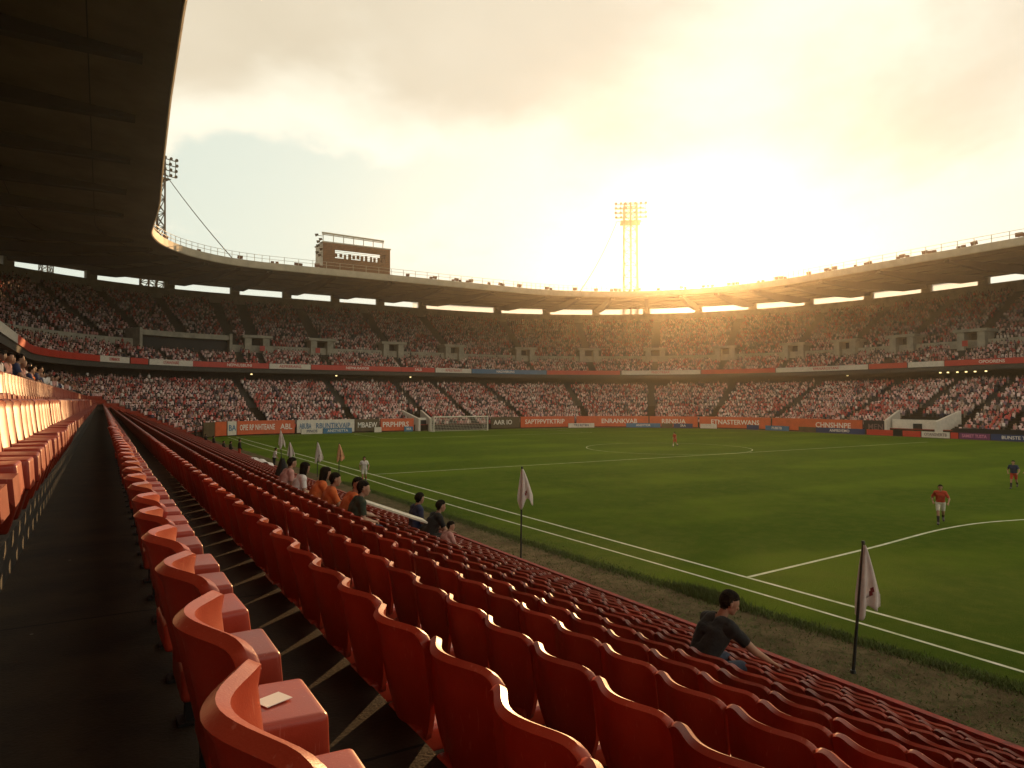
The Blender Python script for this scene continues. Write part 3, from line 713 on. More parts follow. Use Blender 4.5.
# the rest of the seats as one mass
V1, F1 = seat_back(8, 3, .5, th=.03); V2, F2 = seat_pad(.5, True)
V1 = [tuple(v) for v in V1]; ofs = len(V1)
lowV = np.array(V1 + V2); lowF = F1 + [tuple(i+ofs for i in f) for f in F2]
ll = np.array([len(f) for f in lowF]); lf = np.array([i for f in lowF for i in f]); n = len(rest)
A = np.array([(c[3].x, c[3].y, c[3].z, c[4]+random.uniform(-.02, .02), c[5]/.5) for c in rest]); co, si = np.cos(A[:,3])[:,None], np.sin(A[:,3])[:,None]
X = A[:,0][:,None] + lowV[None,:,0]*co - lowV[None,:,1]*A[:,4][:,None]*si; Y = A[:,1][:,None] + lowV[None,:,0]*si + lowV[None,:,1]*A[:,4][:,None]*co; Z = A[:,2][:,None] + lowV[None,:,2]
me = bpy.data.meshes.new('seat_mass'); me.vertices.add(n*len(lowV)); me.vertices.foreach_set('co', np.stack([X, Y, Z], -1).reshape(-1).astype(np.float32))
me.loops.add(n*len(lf)); me.loops.foreach_set('vertex_index', (lf[None,:]+(np.arange(n)*len(lowV))[:,None]).reshape(-1).astype(np.int32))
me.polygons.add(n*len(lowF)); st = np.concatenate([[0], np.cumsum(ll)[:-1]]); me.polygons.foreach_set('loop_start', (st[None,:]+(np.arange(n)*len(lf))[:,None]).reshape(-1).astype(np.int32))
me.update(calc_edges=True); me.polygons.foreach_set('use_smooth', [True]*len(me.polygons)); me.set_sharp_from_angle(angle=R(50)); me.materials.append(M_seat)
o = bpy.data.objects.new('distant_seats', me); link(o); tag(o, 'long rows of red plastic seats running off towards the far corner', 'seating', kind='stuff')
print('seats', len(indiv), len(rest))

# ------------------------------------------------------------------ hoardings round the pitch
def board(name, u0, u1, t, z0, h, m, label, cat, txt=None, tm=None, sz=None, group=None, th=.12):
    s0_, s1_ = hit(u0, t), hit(u1, t)
    if s0_ is None or s1_ is None: return None
    sm = (s0_+s1_)/2; c = P(sm, t, z0); e = empty(name, c, 0, label, cat, group)
    inv_ = Matrix.Translation(-Vector(e.location))
    o = sweep('panel', [(t-th, z0), (t-th, z0+h), (t, z0+h), (t, z0)], s0_, s1_, m, closed=True, ds=6, da=1.5); o.parent = e; o.matrix_parent_inverse = inv_
    q = MB(); p0, p1 = P(s0_, t-th-.02, z0+h+.03), P(s1_, t-th-.02, z0+h+.03)
    L_ = s1_-s0_; nn = max(2, int(L_/2.5))
    for k in range(nn+1):
        s = s0_+L_*k/nn; q.tube(P(s, t+.06, GZ), P(s, t+.06, z0+h), .05, n=5)
    o = q.build('backing_frame', M_dark); o.parent = e; o.matrix_parent_inverse = inv_
    if txt:
        for (f, tx) in txt:
            o = sign_text(s0_+L_*f, t-th-.03, z0+h*.5, sz or h*.5, tx, tm, e, maxw=L_*(.8 if len(txt) == 1 else .6 if len(tx) > 6 else .2)); o.matrix_parent_inverse = inv_
    return e
T1 = -.35
HB = [(203, 214, M_olive, 'dark brown end of hoarding at the near corner, partly hidden by seats', None, None),
      (215, 226, M_orange, 'short orange hoarding beside the blotchy grey one', None, None),
      (227, 236, M_white, 'short pale hoarding between two orange ones', [(.5, 'BA')], M_blue),
      (237, 294, M_orange, 'long orange hoarding lettered OPIE RP NHTEANE with white emblem', [(.36, 'OPIE RP NHTEANE'), (.86, 'ABL')], M_txt_w),
      (297, 354, M_white, 'white and blue lettered hoarding behind the small blue boards', [(.14, 'ABUBA'), (.62, 'RBUNTIKVAIP')], M_blue),
      (355, 379, M_olive, 'olive brown hoarding beside the white and blue one', [(.5, 'MBAEW')], M_txt_w),
      (380, 413, M_orange, 'orange hoarding lettered PRPHPRS left of the goal', [(.45, 'PRPHPRS')], M_txt_w),
      (491, 519, M_olive, 'brown hoarding with pale panels just right of the goal', [(.4, 'AAR IO')], M_txt_w),
      (520, 574, M_orange, 'orange hoarding lettered SAPTPPVTKTRIP right of the goal', [(.45, 'SAPTPPVTKTRIP')], M_txt_w),
      (576, 648, M_orange, 'orange hoarding lettered ENRANKVAB under the sun glare', [(.6, 'ENRANKVAB')], M_txt_w),
      (649, 697, M_orange, 'orange hoarding lettered RBNSUA by the far bend', [(.5, 'RBNSUA')], M_txt_w),
      (699, 770, M_orange, 'orange hoarding lettered ETNASTERWANS along the far bend', [(.5, 'ETNASTERWANS')], M_txt_w),
      (772, 862, M_orange, 'orange hoarding lettered CHNSHNPE beside the black one', [(.7, 'CHNSHNPE')], M_txt_w),
      (863, 888, M_black, 'black hoarding with a yellow patch before the side entrance', [(.5, 'MEN')], M_txt_d),
      (952, 1040, M_dark, 'dark low hoarding right of the side stand entrance', None, None)]
for u0, u1, m, lab, tx, tm in HB:
    board('hoarding', u0, u1, T1, GZ+.15, 2.1 if m is not M_dark else 1.3, m, lab, 'advertising board', tx, tm, 1.25, 'tall advertising boards along the stands')
LB_ = [(301, 322, M_white, 'small white board with violet letters before the tall white hoarding', 'PINOS', M_navy), (323, 352, M_blue, 'small blue pitchside board lettered ANSTVETTA', 'ANSTVETTA', M_txt_w),
      (374, 381, M_white, 'tiny white pitchside board below the olive hoarding', None, None), (404, 413, M_blue, 'tiny light blue pitchside board left of the goal', 'MA', M_txt_w),
      (568, 594, M_white, 'small white pitchside board right of the goal', 'TRS RETBN', M_navy), (626, 660, M_blue, 'pale blue pitchside board left of a small green one', 'ANSVTOR', M_txt_w), (661, 672, M_olive, 'small olive pitchside board between blue ones', None, None), (673, 692, M_navy, 'navy pitchside board at the far bend', 'SRA', M_txt_w),
      (700, 716, M_white, 'white pitchside board at the far bend left of navy ones', None, None), (746, 758, M_navy, 'short navy pitchside board on the far bend', None, None), (765, 788, M_blue, 'blue pitchside board lettered PUBSTB on the far bend', 'PUBSTB', M_txt_w), (798, 815, M_olive, 'olive pitchside board beside the long blue one', None, None),
      (816, 864, M_navy, 'long blue pitchside board lettered ANPBSVEMO', 'ANPBSVEMO', M_txt_w), (866, 892, M_fascia_red, 'red pitchside board left of the side entrance', None, None), (893, 901, M_dark, 'short grey pitchside board between two red ones', None, None), (902, 920, M_fascia_red, 'red pitchside board in front of the dark entrance doorway', None, None),
      (921, 949, M_white, 'long white pitchside board before the side entrance', 'OTANSVERTB', M_txt_d), (950, 957, M_fascia_red, 'short red pitchside board right of the white one', None, None), (958, 989, mat('purple board', (.16, .04, .12), .5, .15), 'purple pitchside board with pink lettering', 'SAMIET TUSTA', mat('pink lettering', (.7, .25, .4), .5)), (990, 1040, M_navy, 'navy pitchside board lettered BUNSTE at the picture edge', 'BUNSTE TA', M_txt_w)]
for u0, u1, m, lab, tx, tm in LB_:
    board('pitchside_board', u0, u1, -2.2, GZ+.03, .85, m, lab.replace(' at the picture edge', ' far down the side'), 'advertising board', [(.5, tx)] if tx else None, tm, .62, 'low boards at the edge of the grass', .08)

# ------------------------------------------------------------------ goal
g = empty('football_goal', (54.6, 108.2, GZ), 0, 'white football goal with net in front of the orange hoardings', 'goal')
q = MB()
for sx in (-1, 1): q.tube((sx*5.3, 0, 0), (sx*5.3, 0, 2.55), .09, n=8)
q.tube((-5.36, 0, 2.55), (5.36, 0, 2.55), .09, n=8)
M_goal = mat('goal paint', (.75, .72, .62), .4, .1)
q.build('goal_frame', M_goal, g)
q = MB()
for sx in (-5.3, 5.3):
    q.tube((sx, 0, 2.5), (sx, 1.2, 2.45), .035, n=5); q.tube((sx, 1.2, 2.45), (sx, 2.2, 0), .035, n=5); q.tube((sx, 0, .03), (sx, 2.2, .03), .03, n=5)
q.tube((-5.3, 1.2, 2.45), (5.3, 1.2, 2.45), .03, n=5); q.tube((-5.3, 2.2, .03), (5.3, 2.2, .03), .03, n=5)
q.build('net_support', M_goal, g)
q = MB(); st_ = .30
def netline(a, b): q.tube(a, b, .022, n=3, cap=False)
nx = int(10.6/st_)
for i in range(nx+1):
    x = -5.3+10.6*i/nx; netline((x, 0, 2.5), (x, 1.2, 2.42)); netline((x, 1.2, 2.42), (x, 2.2, 0.02))
for k in range(9):
    f = k/8; netline((-5.3, 1.2+f, 2.42*(1-f)), (5.3, 1.2+f, 2.42*(1-f)))
for k in range(5): netline((-5.3, 1.2*k/5, 2.48), (5.3, 1.2*k/5, 2.48))
for sx in (-5.3, 5.3):
    for k in range(8):
        f = k/8; netline((sx, 0, 2.5*f), (sx, 2.2-1.0*f, 2.5*f))
    for k in range(1, 7): netline((sx, .3*k, 0), (sx, min(1.2, .3*k), 2.45 if .3*k < 1.2 else 2.45*(2.2-.3*k)))
q.build('net', mat('net cord', (.7, .68, .6), .7), g)

# ------------------------------------------------------------------ flags
M_cloth = mat('white flag cloth', (.80, .72, .70), .85, .12, 6, detail=6)
def translucent(m, f=.45):
    t = m.node_tree; b = t.nodes['Principled BSDF']; o_ = t.nodes['Material Output']; tr_ = t.nodes.new('ShaderNodeBsdfTranslucent'); mx = t.nodes.new('ShaderNodeMixShader'); mx.inputs[0].default_value = f
    src = b.inputs['Base Color'].links[0].from_socket; t.links.new(src, tr_.inputs[0]); t.links.new(b.outputs[0], mx.inputs[1]); t.links.new(tr_.outputs[0], mx.inputs[2]); t.links.new(mx.outputs[0], o_.inputs['Surface'])
translucent(M_cloth)
M_pole = mat('flag pole', (.02, .02, .02), .4, .2)
M_emb = mat('dark red emblem', (.22, .02, .03), .7)
def flag(x, y, h, lean, label, cl=.55, w=.26, z0=GZ, emblem=True, seed=0, col=None, cut=False):
    e = empty('corner_flag', (x, y, z0), 0, label, 'flag', 'flags on thin poles beside the pitch')
    rs = random.Random(seed); top = Vector((lean[0], lean[1], h))
    q = MB(); q.tube((0, 0, 0), top, .034, .026, n=8); q.tube(top, top+Vector((0, 0, .05)), .04, .03, n=8); q.tube((0, 0, -.0), (0, 0, .06), .06, .05, n=8)
    q.build('pole', M_pole, e, 40)
    # cloth hanging in folds from the pole top
    nu, nv = 22, 26; V = []; F = []
    ax = Vector((math.cos(-YAW), math.sin(-YAW), 0)); ay = Vector((-ax.y, ax.x, 0)); down = -top.normalized()
    H = h*cl; ph = rs.uniform(0, 6)
    for j in range(nv+1):
        f = j/nv
        for i in range(nu+1):
            a = i/nu; wd = w*(.10+.90*min(1, f*1.25)**.85)
            ln = H*(.80+.20*abs(math.sin(a*3.1+.7)) + (.10*math.sin(a*9+ph) if f > .8 else 0))
            x_ = (a-.30)*2*wd; y_ = .075*f*math.sin(a*13+ph+f*1.4) + .035*math.sin(a*5+2)
            V.append(top + Vector((0, 0, -.03)) + ax*x_ + ay*(y_-.03) + Vector((0, 0, -ln*f)) )
    for j in range(nv):
        for i in range(nu): F.append((j*(nu+1)+i, j*(nu+1)+i+1, (j+1)*(nu+1)+i+1, (j+1)*(nu+1)+i))
    me_ = mesh_obj('flag_cloth', V, F, col or M_cloth, e, 180); so = me_.modifiers.new('t', 'SOLIDIFY'); so.thickness = .006
    if emblem:
        ids = [(j, i) for j in range(17, 20) for i in range(11, 14)]
        V2 = []; F2 = []
        for (j, i) in ids:
            if (j, i) in ((17, 11), (19, 13)): continue
            qd = [Vector(V[j*(nu+1)+i]), Vector(V[j*(nu+1)+i+1]), Vector(V[(j+1)*(nu+1)+i+1]), Vector(V[(j+1)*(nu+1)+i])]
            o_ = len(V2); V2 += [v - ay*.012 for v in qd]; F2.append((o_, o_+1, o_+2, o_+3))
        mesh_obj('emblem', V2, F2, M_emb, me_)
    return e
flag(13.05, 8.37, 2.60, (.20, -.12), 'largest white flag on a leaning black pole, nearest on the dirt strip', .54, .25, seed=1)
flag(12.43, 20.1, 3.15, (.05, 0), 'white flag with dark emblem on a straight black pole, standing alone in mid strip', .40, .27, seed=2)
flag(14.24, 47.1, 2.45, (0, 0), 'orange tinted flag on a black pole by the double touchline', .50, .28, seed=3, col=mat('tinted flag cloth', (.62, .30, .16), .85, .3, 4))
flag(13.25, 49.0, 2.5, (0, 0), 'white hanging flag just left of the orange tinted flag', .58, .30, seed=4)
flag(12.6, 55.0, 2.2, (.1, 0), 'lower white flag of the pair above the dark coat', .55, .30, seed=5, emblem=False)
flag(13.4, 61.0, 2.9, (-.1, 0), 'farthest white flag, behind its twin at the far touchline', .52, .30, seed=6, emblem=False)

# ------------------------------------------------------------------ floodlight towers and cables
def tower(x, y, ztop, w, label, head=True, nl=(7, 4), hw=4.0):
    e = empty('floodlight_tower', (x, y, GZ), math.atan2(-(x-60), (y-60))*1.0, label, 'floodlight tower')
    H = ztop-GZ; q = MB(); w2 = w/2
    cs = [(-w2, -w2), (w2, -w2), (w2, w2), (-w2, w2)]
    for cx_, cy_ in cs: q.tube((cx_*1.25, cy_*1.25, 0), (cx_, cy_, H), .24, .20, n=5)
    nb_ = int(H/ (w*.95))
    for k in range(nb_):
        z0, z1 = H*k/nb_, H*(k+1)/nb_; f0, f1 = 1.25-.25*k/nb_, 1.25-.25*(k+1)/nb_
        for i in range(4):
            a, b_ = cs[i], cs[(i+1) % 4]
            q.tube((a[0]*f0, a[1]*f0, z0), (b_[0]*f1, b_[1]*f1, z1), .10, n=4); q.tube((b_[0]*f0, b_[1]*f0, z0), (a[0]*f1, a[1]*f1, z1), .10, n=4); q.tube((a[0]*f1, a[1]*f1, z1), (b_[0]*f1, b_[1]*f1, z1), .10, n=4)
    q.box((0, -w2*1.05, H/2), (.5, .12, H))
    q.build('lattice_mast', M_steel, e)
    if head:
        q = MB(); rows = nl[1]
        for r in range(rows):
            z = H-.4-1.25*r
            for yy in (-w2-.1, w2+.1): q.box((0, yy, z), (hw*2, .16, .16))
        for sx in np.linspace(-hw, hw, 7): q.box((sx, -w2-.1, H-.4-1.25*(rows-1)/2), (.12, .12, 1.25*(rows-1)))
        q.box((0, 0, H-1.25*rows), (w*1.6, w*1.6, .12))
        q.build('head_frame', M_steel, e)
        for r in range(rows):
            for i in range(nl[0]):
                if random.random() < .12: continue
                x_ = -hw+2*hw*i/(nl[0]-1)+random.uniform(-.1, .1); z = H-.15-1.25*r
                l = MB(); d = Vector((random.uniform(-.15, .15), -1, -.35)).normalized()
                c0 = Vector((x_, -w2-.25, z)); l.tube(c0, c0+d*.30, .20, .38, n=8); l.tube(c0-d*.25, c0, .14, .2, n=6)
                l.build('lamp', M_steel, e)
    return e
def at(u, d, z): 
    a = (u-512)/683*d; return (d*math.sin(YAW)+a*math.cos(YAW), d*math.cos(YAW)-a*math.sin(YAW), z)
x, y, _ = at(631, 186, 0); tower(x, y, 53.5, 3.4, 'tall lattice floodlight tower rising behind the roof left of the sun')
x, y, _ = at(151, 150, 0); tower(x, y, 54.0, 3.2, 'floodlight tower mostly hidden by the near roof edge, lamps just showing')
x, y, _ = at(44, 230, 0); tower(x, y, 46.5, 3.2, 'bare lattice mast seen through the leftmost roof gap', head=False)
def cable(p0, p1, label, sag=.4, r=.09):
    pts = [Vector(p0).lerp(Vector(p1), k/16) - Vector((0, 0, sag*4*(k/16)*(1-k/16))) for k in range(17)]
    q = MB().path(pts, r, 5); o = q.build('guy_cable', M_steel); tag(o, label, 'cable'); return o
cable(at(617, 185, 48.3), tuple(P(hit(580, 6.5), 6.5, 23.2)), 'thin guy cable from the tall tower down to the roof', 1.2, .10)
cable(at(160, 149, 50.5), tuple(P(hit(231, 6.5), 6.5, 23.2)), 'thin guy cable slanting from the half hidden tower to the roof', .5, .08)

# ------------------------------------------------------------------ cabin on the roof
s = hit(354, 7.5); c = P(s, 8.6, 23.15)
hut = empty('roof_cabin', c, 0, 'brown clad commentary cabin standing on the roof edge of the end stand', 'cabin')
HW, HD, HH = 6.2, 5.0, 4.7
q = MB(); q.box((0, -HD/2, .45+.55), (HW*2, .2, 2.1)); q.box((0, -HD/2, 4.05), (HW*2, .2, 1.1))
for x0, x1 in ((-6.2, -4.1), (5.2, 6.2)): q.box(((x0+x1)/2, -HD/2, 2.77), (x1-x0, .2, 1.46))
q.build('front_wall', M_brick, hut)
for k in range(12):
    q = MB(); x_ = -3.9+.8*k+random.uniform(-.1, .1); q.box((x_, -HD/2, 2.35+random.uniform(0, .25)), (random.uniform(.35, .62), .12, random.uniform(.5, 1.0))); q.build('window_post', M_brick, hut)
q = MB()
for k in range(13): q.box((0, -HD/2-.13, .25+.33*k) , (HW*2, .06, .05))
q.build('cladding_rail', mat('cladding rail', (.12, .06, .03), .8), hut)
q = MB(); q.box((0, HD/2, 2.9), (HW*2, .2, 3.4)) if False else q.box((0, HD/2, 1.0), (HW*2, .2, 2.0)); q.build('rear_wall', M_brick, hut)
for sx in (-1, 1):
    q = MB(); q.box((sx*(HW-.1), 0, 2.3), (.2, HD-.2, 4.6)); q.build('side_wall', M_brick if sx > 0 else M_conc_lt, hut)
q = MB(); q.box((0, 0, 4.72), (HW*2+.3, HD+.3, .2)); q.build('roof', M_rail, hut)
q = MB(); q.tube((-6.4, -HD/2, 6.3), (5.0, -HD/2, 6.1), .16, n=6); q.tube((-6.4, -HD/2, 6.0), (5.0, -HD/2, 5.8), .08, n=6)
for x_ in np.linspace(-6.2, 4.8, 7): q.tube((x_, -HD/2, 4.8), (x_, -HD/2, 6.2), .07, n=5)
q.build('roof_rail', M_rail, hut)
for k in range(7):
    q = MB(); p = Vector((-6.9+random.uniform(-.7, .3), -HD/2+random.uniform(0, 1), 2.2+.6*k)); q.tube(p, p+Vector((.5, -.2, .15)), .28, .16, n=7); q.tube(p+Vector((.3, 0, 0)), (-6.1, -HD/2+.4, p.z), .05, n=4); q.build('antenna', M_steel, hut)

# small floodlights behind the roof railing
q = MB(); q.box((0, 0, .42), (.62, .3, .42), M=Matrix.Rotation(R(18), 3, 'X')); q.tube((0, 0, 0), (0, 0, .3), .05, n=5); q.box((0, 0, .02), (.4, .3, .04))
proto_lamp = q.build('roof_spotlight', mat('rusty housing', (.16, .06, .035), .7, .3)); first = True
for s in [70 + (STOT-70)*((i+random.uniform(-.35, .35))/64) for i in range(1, 64)]:
    k = random.choice((1, 1, 2, 3))
    for j in range(k):
        s2 = s+.75*j
        if s2 > STOT: continue
        o = proto_lamp if first else proto_lamp.copy()
        if not first: COL.objects.link(o)
        first = False
        n_ = nrm(s2); o.location = P(s2, 6.35+rim_shift(s2)+random.uniform(-.1, .2), 23.06); o.rotation_euler = (0, 0, math.atan2(n_.y, n_.x)-math.pi/2+random.uniform(-.4, .4)); f = random.uniform(.8, 1.5); o.scale = (f, f, f)
        tag(o, 'small rust brown spotlight fixed behind the railing on the roof edge', 'spotlight', 'small spotlights along the roof railing')

# ------------------------------------------------------------------ people
SK1 = mat('skin', (.36, .19, .12), .55, .1, 8); SK2 = mat('dark skin', (.14, .07, .045), .5, .1, 8)
HAIR = mat('dark hair', (.008, .006, .005), .9, .5, 60, 1.0, 55, spec=0.1); 
def clothm(n_, c): return mat(n_, c, .9, .15, 7, .5, 14, dist=.03)
C_BLACK = clothm('black cotton', (.009, .009, .010)); C_WHITE = clothm('white cotton', (.68, .62, .60)); C_ORANGE = clothm('orange cotton', (.60, .13, .03)); C_RED = clothm('red shirt', (.42, .045, .02))
C_JEAN = clothm('dark denim', (.03, .04, .07)); C_SHORT = clothm('pale shorts', (.62, .58, .52)); C_GREEN = clothm('dark green cotton', (.02, .035, .02)); C_SOCK = clothm('dark socks', (.03, .02, .025)); C_NAVY = clothm('navy shirt', (.02, .03, .08)); C_PINK = clothm('pink shirt', (.5, .25, .22))
C_SHOE = mat('shoe', (.05, .04, .04), .5)
def capsule(bm, p0, p1, r0, r1, n=12):
    p0, p1 = Vector(p0), Vector(p1); d = p1-p0; L_ = d.length
    d = d.normalized() if L_ > 1e-6 else Vector((0, 0, 1)); a = d.orthogonal().normalized(); b_ = d.cross(a)
    rings = []
    for k in range(1, 5): th = math.pi/2*(1-k/5); rings.append((p0 - d*r0*math.sin(th), r0*math.cos(th)))
    rings.append((p0, r0)); rings.append((p1, r1))
    for k in range(1, 5): th = math.pi/2*k/5; rings.append((p1 + d*r1*math.sin(th), r1*math.cos(th)))
    prev = None; bot = bm.verts.new(p0-d*r0); 
    for c_, r_ in rings:
        cur = [bm.verts.new(c_+(a*math.cos(2*math.pi*i/n)+b_*math.sin(2*math.pi*i/n))*r_) for i in range(n)]
        for i in range(n):
            if prev is None: bm.faces.new((bot, cur[(i+1) % n], cur[i]))
            else: bm.faces.new((prev[i], prev[(i+1) % n], cur[(i+1) % n], cur[i]))
        prev = cur
    tp = bm.verts.new(p1+d*r1)
    for i in range(n): bm.faces.new((prev[i], prev[(i+1) % n], tp))
def lerp(a, b_, f): return tuple(a[i]+(b_[i]-a[i])*f for i in range(3))
def human_parts(J, female=False, longhair=False):
    """J: joint positions, facing +Y. Returns capsules [(region, p0, p1, r0, r1)] and the head frame."""
    c = []
    pel, bel, che, nek, hd = [Vector(J[k]) for k in ('pelvis', 'belly', 'chest', 'neck', 'head')]
    sh = {s: Vector(J['sh'+s]) for s in 'LR'}; hip = {s: Vector(J['hip'+s]) for s in 'LR'}
    c.append(('torso', hip['L'].lerp(pel, .35), hip['R'].lerp(pel, .35), .118, .118))
    w = (hip['R']-hip['L']).normalized(); w2 = (sh['R']-sh['L']).normalized()
    c.append(('torso', bel-w*.055, bel+w*.055, .108, .108)); c.append(('torso', che-w2*.075, che+w2*.075, .118, .118))
    for sg in (-1, 1):
        c.append(('torso', pel+w*.05*sg, bel+w*.055*sg, .118, .108)); c.append(('torso', bel+w*.055*sg, che+w2*.075*sg, .108, .118))
        c.append(('torso', che+w2*.075*sg, nek.lerp(che, .35)+w2*.07*sg, .118, .085))
    c.append(('torso', sh['L'].lerp(nek, .2), sh['R'].lerp(nek, .2), .068, .068)); c.append(('neck', nek-Vector((0, 0, .03)), hd.lerp(nek, .45), .058, .052))
    for s in 'LR':
        S_, E_, W_ = sh[s], Vector(J['el'+s]), Vector(J['wr'+s]); H_, K_, A_ = hip[s], Vector(J['kn'+s]), Vector(J['an'+s])
        c.append(('torso', che+(S_-che)*.45, S_, .085, .066)); c.append(('upperarm', S_, E_, .056, .042)); c.append(('forearm', E_, W_, .042, .028))
        c.append(('thigh', H_, K_, .092, .058)); c.append(('shin', K_, K_.lerp(A_, .35), .056, .056)); c.append(('shin', K_.lerp(A_, .35), A_, .056, .038))
        f = Vector(J.get('toe'+s, A_+Vector((0, .17, -.05)))); c.append(('foot', A_+(A_-f).normalized()*.03-Vector((0, 0, .03)), f, .042, .034))
        # hand: palm, four fingers of different length, thumb
        d = (Vector(J['hd'+s])-W_).normalized(); side = d.cross(Vector((0, 0, 1))) if abs(d.z) < .9 else d.cross(Vector((0, 1, 0)))
        side = side.normalized(); dn = d.cross(side).normalized(); 
        if dn.z > 0 and abs(d.z) < .9: dn = -dn
        for q_ in (-.022, 0, .022): c.append(('hand', W_+d*.012+side*q_*.7, W_+d*.078+side*q_*1.15, .017, .0155))
        for i, ln in enumerate((.066, .076, .071, .055)):
            b0 = W_+d*.083+side*(-.033+.022*i); k1 = b0+(d+dn*.25).normalized()*ln*.5; k2 = k1+(d*.6+dn*.8).normalized()*ln*.5
            c.append(('hand', b0, k1, .0098, .009)); c.append(('hand', k1, k2, .009, .0078))
        ts = -1 if s == 'R' else 1
        b0 = W_+d*.028+side*.026*ts; k1 = b0+(d*.65+side*ts*.75).normalized()*.038; c.append(('hand', b0, k1, .0125, .0105)); c.append(('hand', k1, k1+(d*.9+side*ts*.1+dn*.3).normalized()*.032, .0105, .009))
    return c, hd
def make_human(name, J, cl, label, skin=SK1, hairm=HAIR, look=(0, 1, 0), longhair=False, voxel=.014, loc=(0, 0, 0), rz=0, group=None, dec=None, sleeves=.62, shorts=False, tmpl=False):
    c, hd = human_parts(J); bm = bmesh.new()
    for reg, p0, p1, r0, r1 in c: capsule(bm, p0, p1, r0, r1, 12)
    lk = Vector(look).normalized(); up_ = (hd-Vector(J['neck'])).normalized(); lk = (lk-up_*lk.dot(up_)*.3).normalized(); sd = lk.cross(Vector((0, 0, 1))).normalized(); u_ = sd.cross(lk)
    HM = Matrix((sd, lk, u_)).transposed()
    def hp(x, y, z): return hd + HM @ Vector((x, y, z))
    capsule(bm, hp(0, -.022, .035), hp(0, .012, .035), .088, .082, 16); capsule(bm, hp(0, -.02, .055), hp(0, .0, .06), .085, .08, 16)
    capsule(bm, hp(0, .03, -.045), hp(0, .055, -.068), .062, .038, 12); capsule(bm, hp(0, .088, .012), hp(0, .104, -.018), .012, .017, 8)   # jaw and nose
    capsule(bm, hp(-.03, .074, .034), hp(.03, .074, .034), .020, .020, 8)       # brow
    capsule(bm, hp(-.018, .086, -.048), hp(.018, .086, -.048), .010, .010, 8)   # lips
    for sg in (-1, 1): capsule(bm, hp(.083*sg, -.008, .018), hp(.086*sg, -.004, -.018), .016, .011, 8); capsule(bm, hp(.036*sg, .058, -.012), hp(.03*sg, .06, -.03), .026, .022, 8)
    me = bpy.data.meshes.new('tmp'); bm.to_mesh(me); bm.free(); o = bpy.data.objects.new('tmp', me); COL.objects.link(o)
    rm = o.modifiers.new('r', 'REMESH'); rm.mode = 'VOXEL'; rm.voxel_size = voxel; rm.use_smooth_shade = True
    sm = o.modifiers.new('s', 'SMOOTH'); sm.factor = .5; sm.iterations = 3 if voxel > .009 else 4
    if dec: dm = o.modifiers.new('d', 'DECIMATE'); dm.ratio = dec
    bpy.context.view_layer.update(); dg = bpy.context.evaluated_depsgraph_get(); body = bpy.data.meshes.new_from_object(o.evaluated_get(dg)); bpy.data.objects.remove(o)
    body.polygons.foreach_set('use_smooth', [True]*len(body.polygons))
    body.materials.clear(); body.materials.append(skin); body.name = 'person'
    nv = len(body.vertices); co = np.empty(nv*3); body.vertices.foreach_get('co', co); co = co.reshape(-1, 3); no = np.empty(nv*3); body.vertices.foreach_get('normal', no); no = no.reshape(-1, 3)
    best = np.full(nv, 1e9); reg = np.array(['torso']*nv, dtype=object); par = np.zeros(nv)
    for rname, p0, p1, r0, r1 in c:
        p0, p1 = np.array(p0), np.array(p1); d = p1-p0; tt = np.clip(((co-p0)@d)/max(1e-9, d@d), 0, 1); dist = np.linalg.norm(co-(p0+tt[:,None]*d), axis=1)-(r0+(r1-r0)*tt)
        m_ = dist < best; best[m_] = dist[m_]; reg[m_] = rname; par[m_] = tt[m_]
    loc_ = (co-np.array(hd)) @ np.array(HM)
    inhead = (np.linalg.norm((loc_-np.array((0, 0, .01)))/np.array((.10, .125, .15)), axis=1) < 1.05) & ~np.isin(reg, ['torso', 'upperarm', 'forearm', 'hand', 'thigh', 'shin', 'foot'])
    hipz = J['pelvis'][2]; pl = np.array(J['pelvis']); bl = np.array(J['belly']); ax_ = (bl-pl)/np.linalg.norm(bl-pl)
    low = ((co-pl)@ax_) < .03
    R_ = {}
    R_['shirt'] = ((reg == 'torso') & ~low) | ((reg == 'upperarm') & (par < sleeves)) | ((reg == 'forearm') & (sleeves > 1.2)) | ((reg == 'upperarm') & (sleeves > .99))
    R_['trousers'] = ((reg == 'torso') & low) | ((reg == 'thigh') & ((par < .8) if shorts else True)) | ((reg == 'shin') & (not shorts) & True)
    if shorts: R_['socks'] = (reg == 'shin') & (par > .0) & (co[:, 2] < J['knL'][2]-.14)
    R_['shoe'] = (reg == 'foot')
    R_['hair'] = inhead & ((loc_[:, 2] > .062+.35*np.maximum(0, loc_[:, 1])+.006*np.sin(loc_[:, 0]*160)) | ((loc_[:, 1]+.25*(.02-loc_[:, 2]) < -.02+.006*np.sin(loc_[:, 2]*190)) & (loc_[:, 2] > -.065)))
    def inst(nm, me_, parent=None):
        ob = bpy.data.objects.new(nm, me_); link(ob, parent); return ob
    root = inst(name, body); root.location = loc; root.rotation_euler = (0, 0, rz); tag(root, label, 'person', group)
    polys = [tuple(p.vertices) for p in body.polygons]
    offs = {'shirt': .014, 'trousers': .013, 'socks': .007, 'shoe': .012, 'hair': .014}
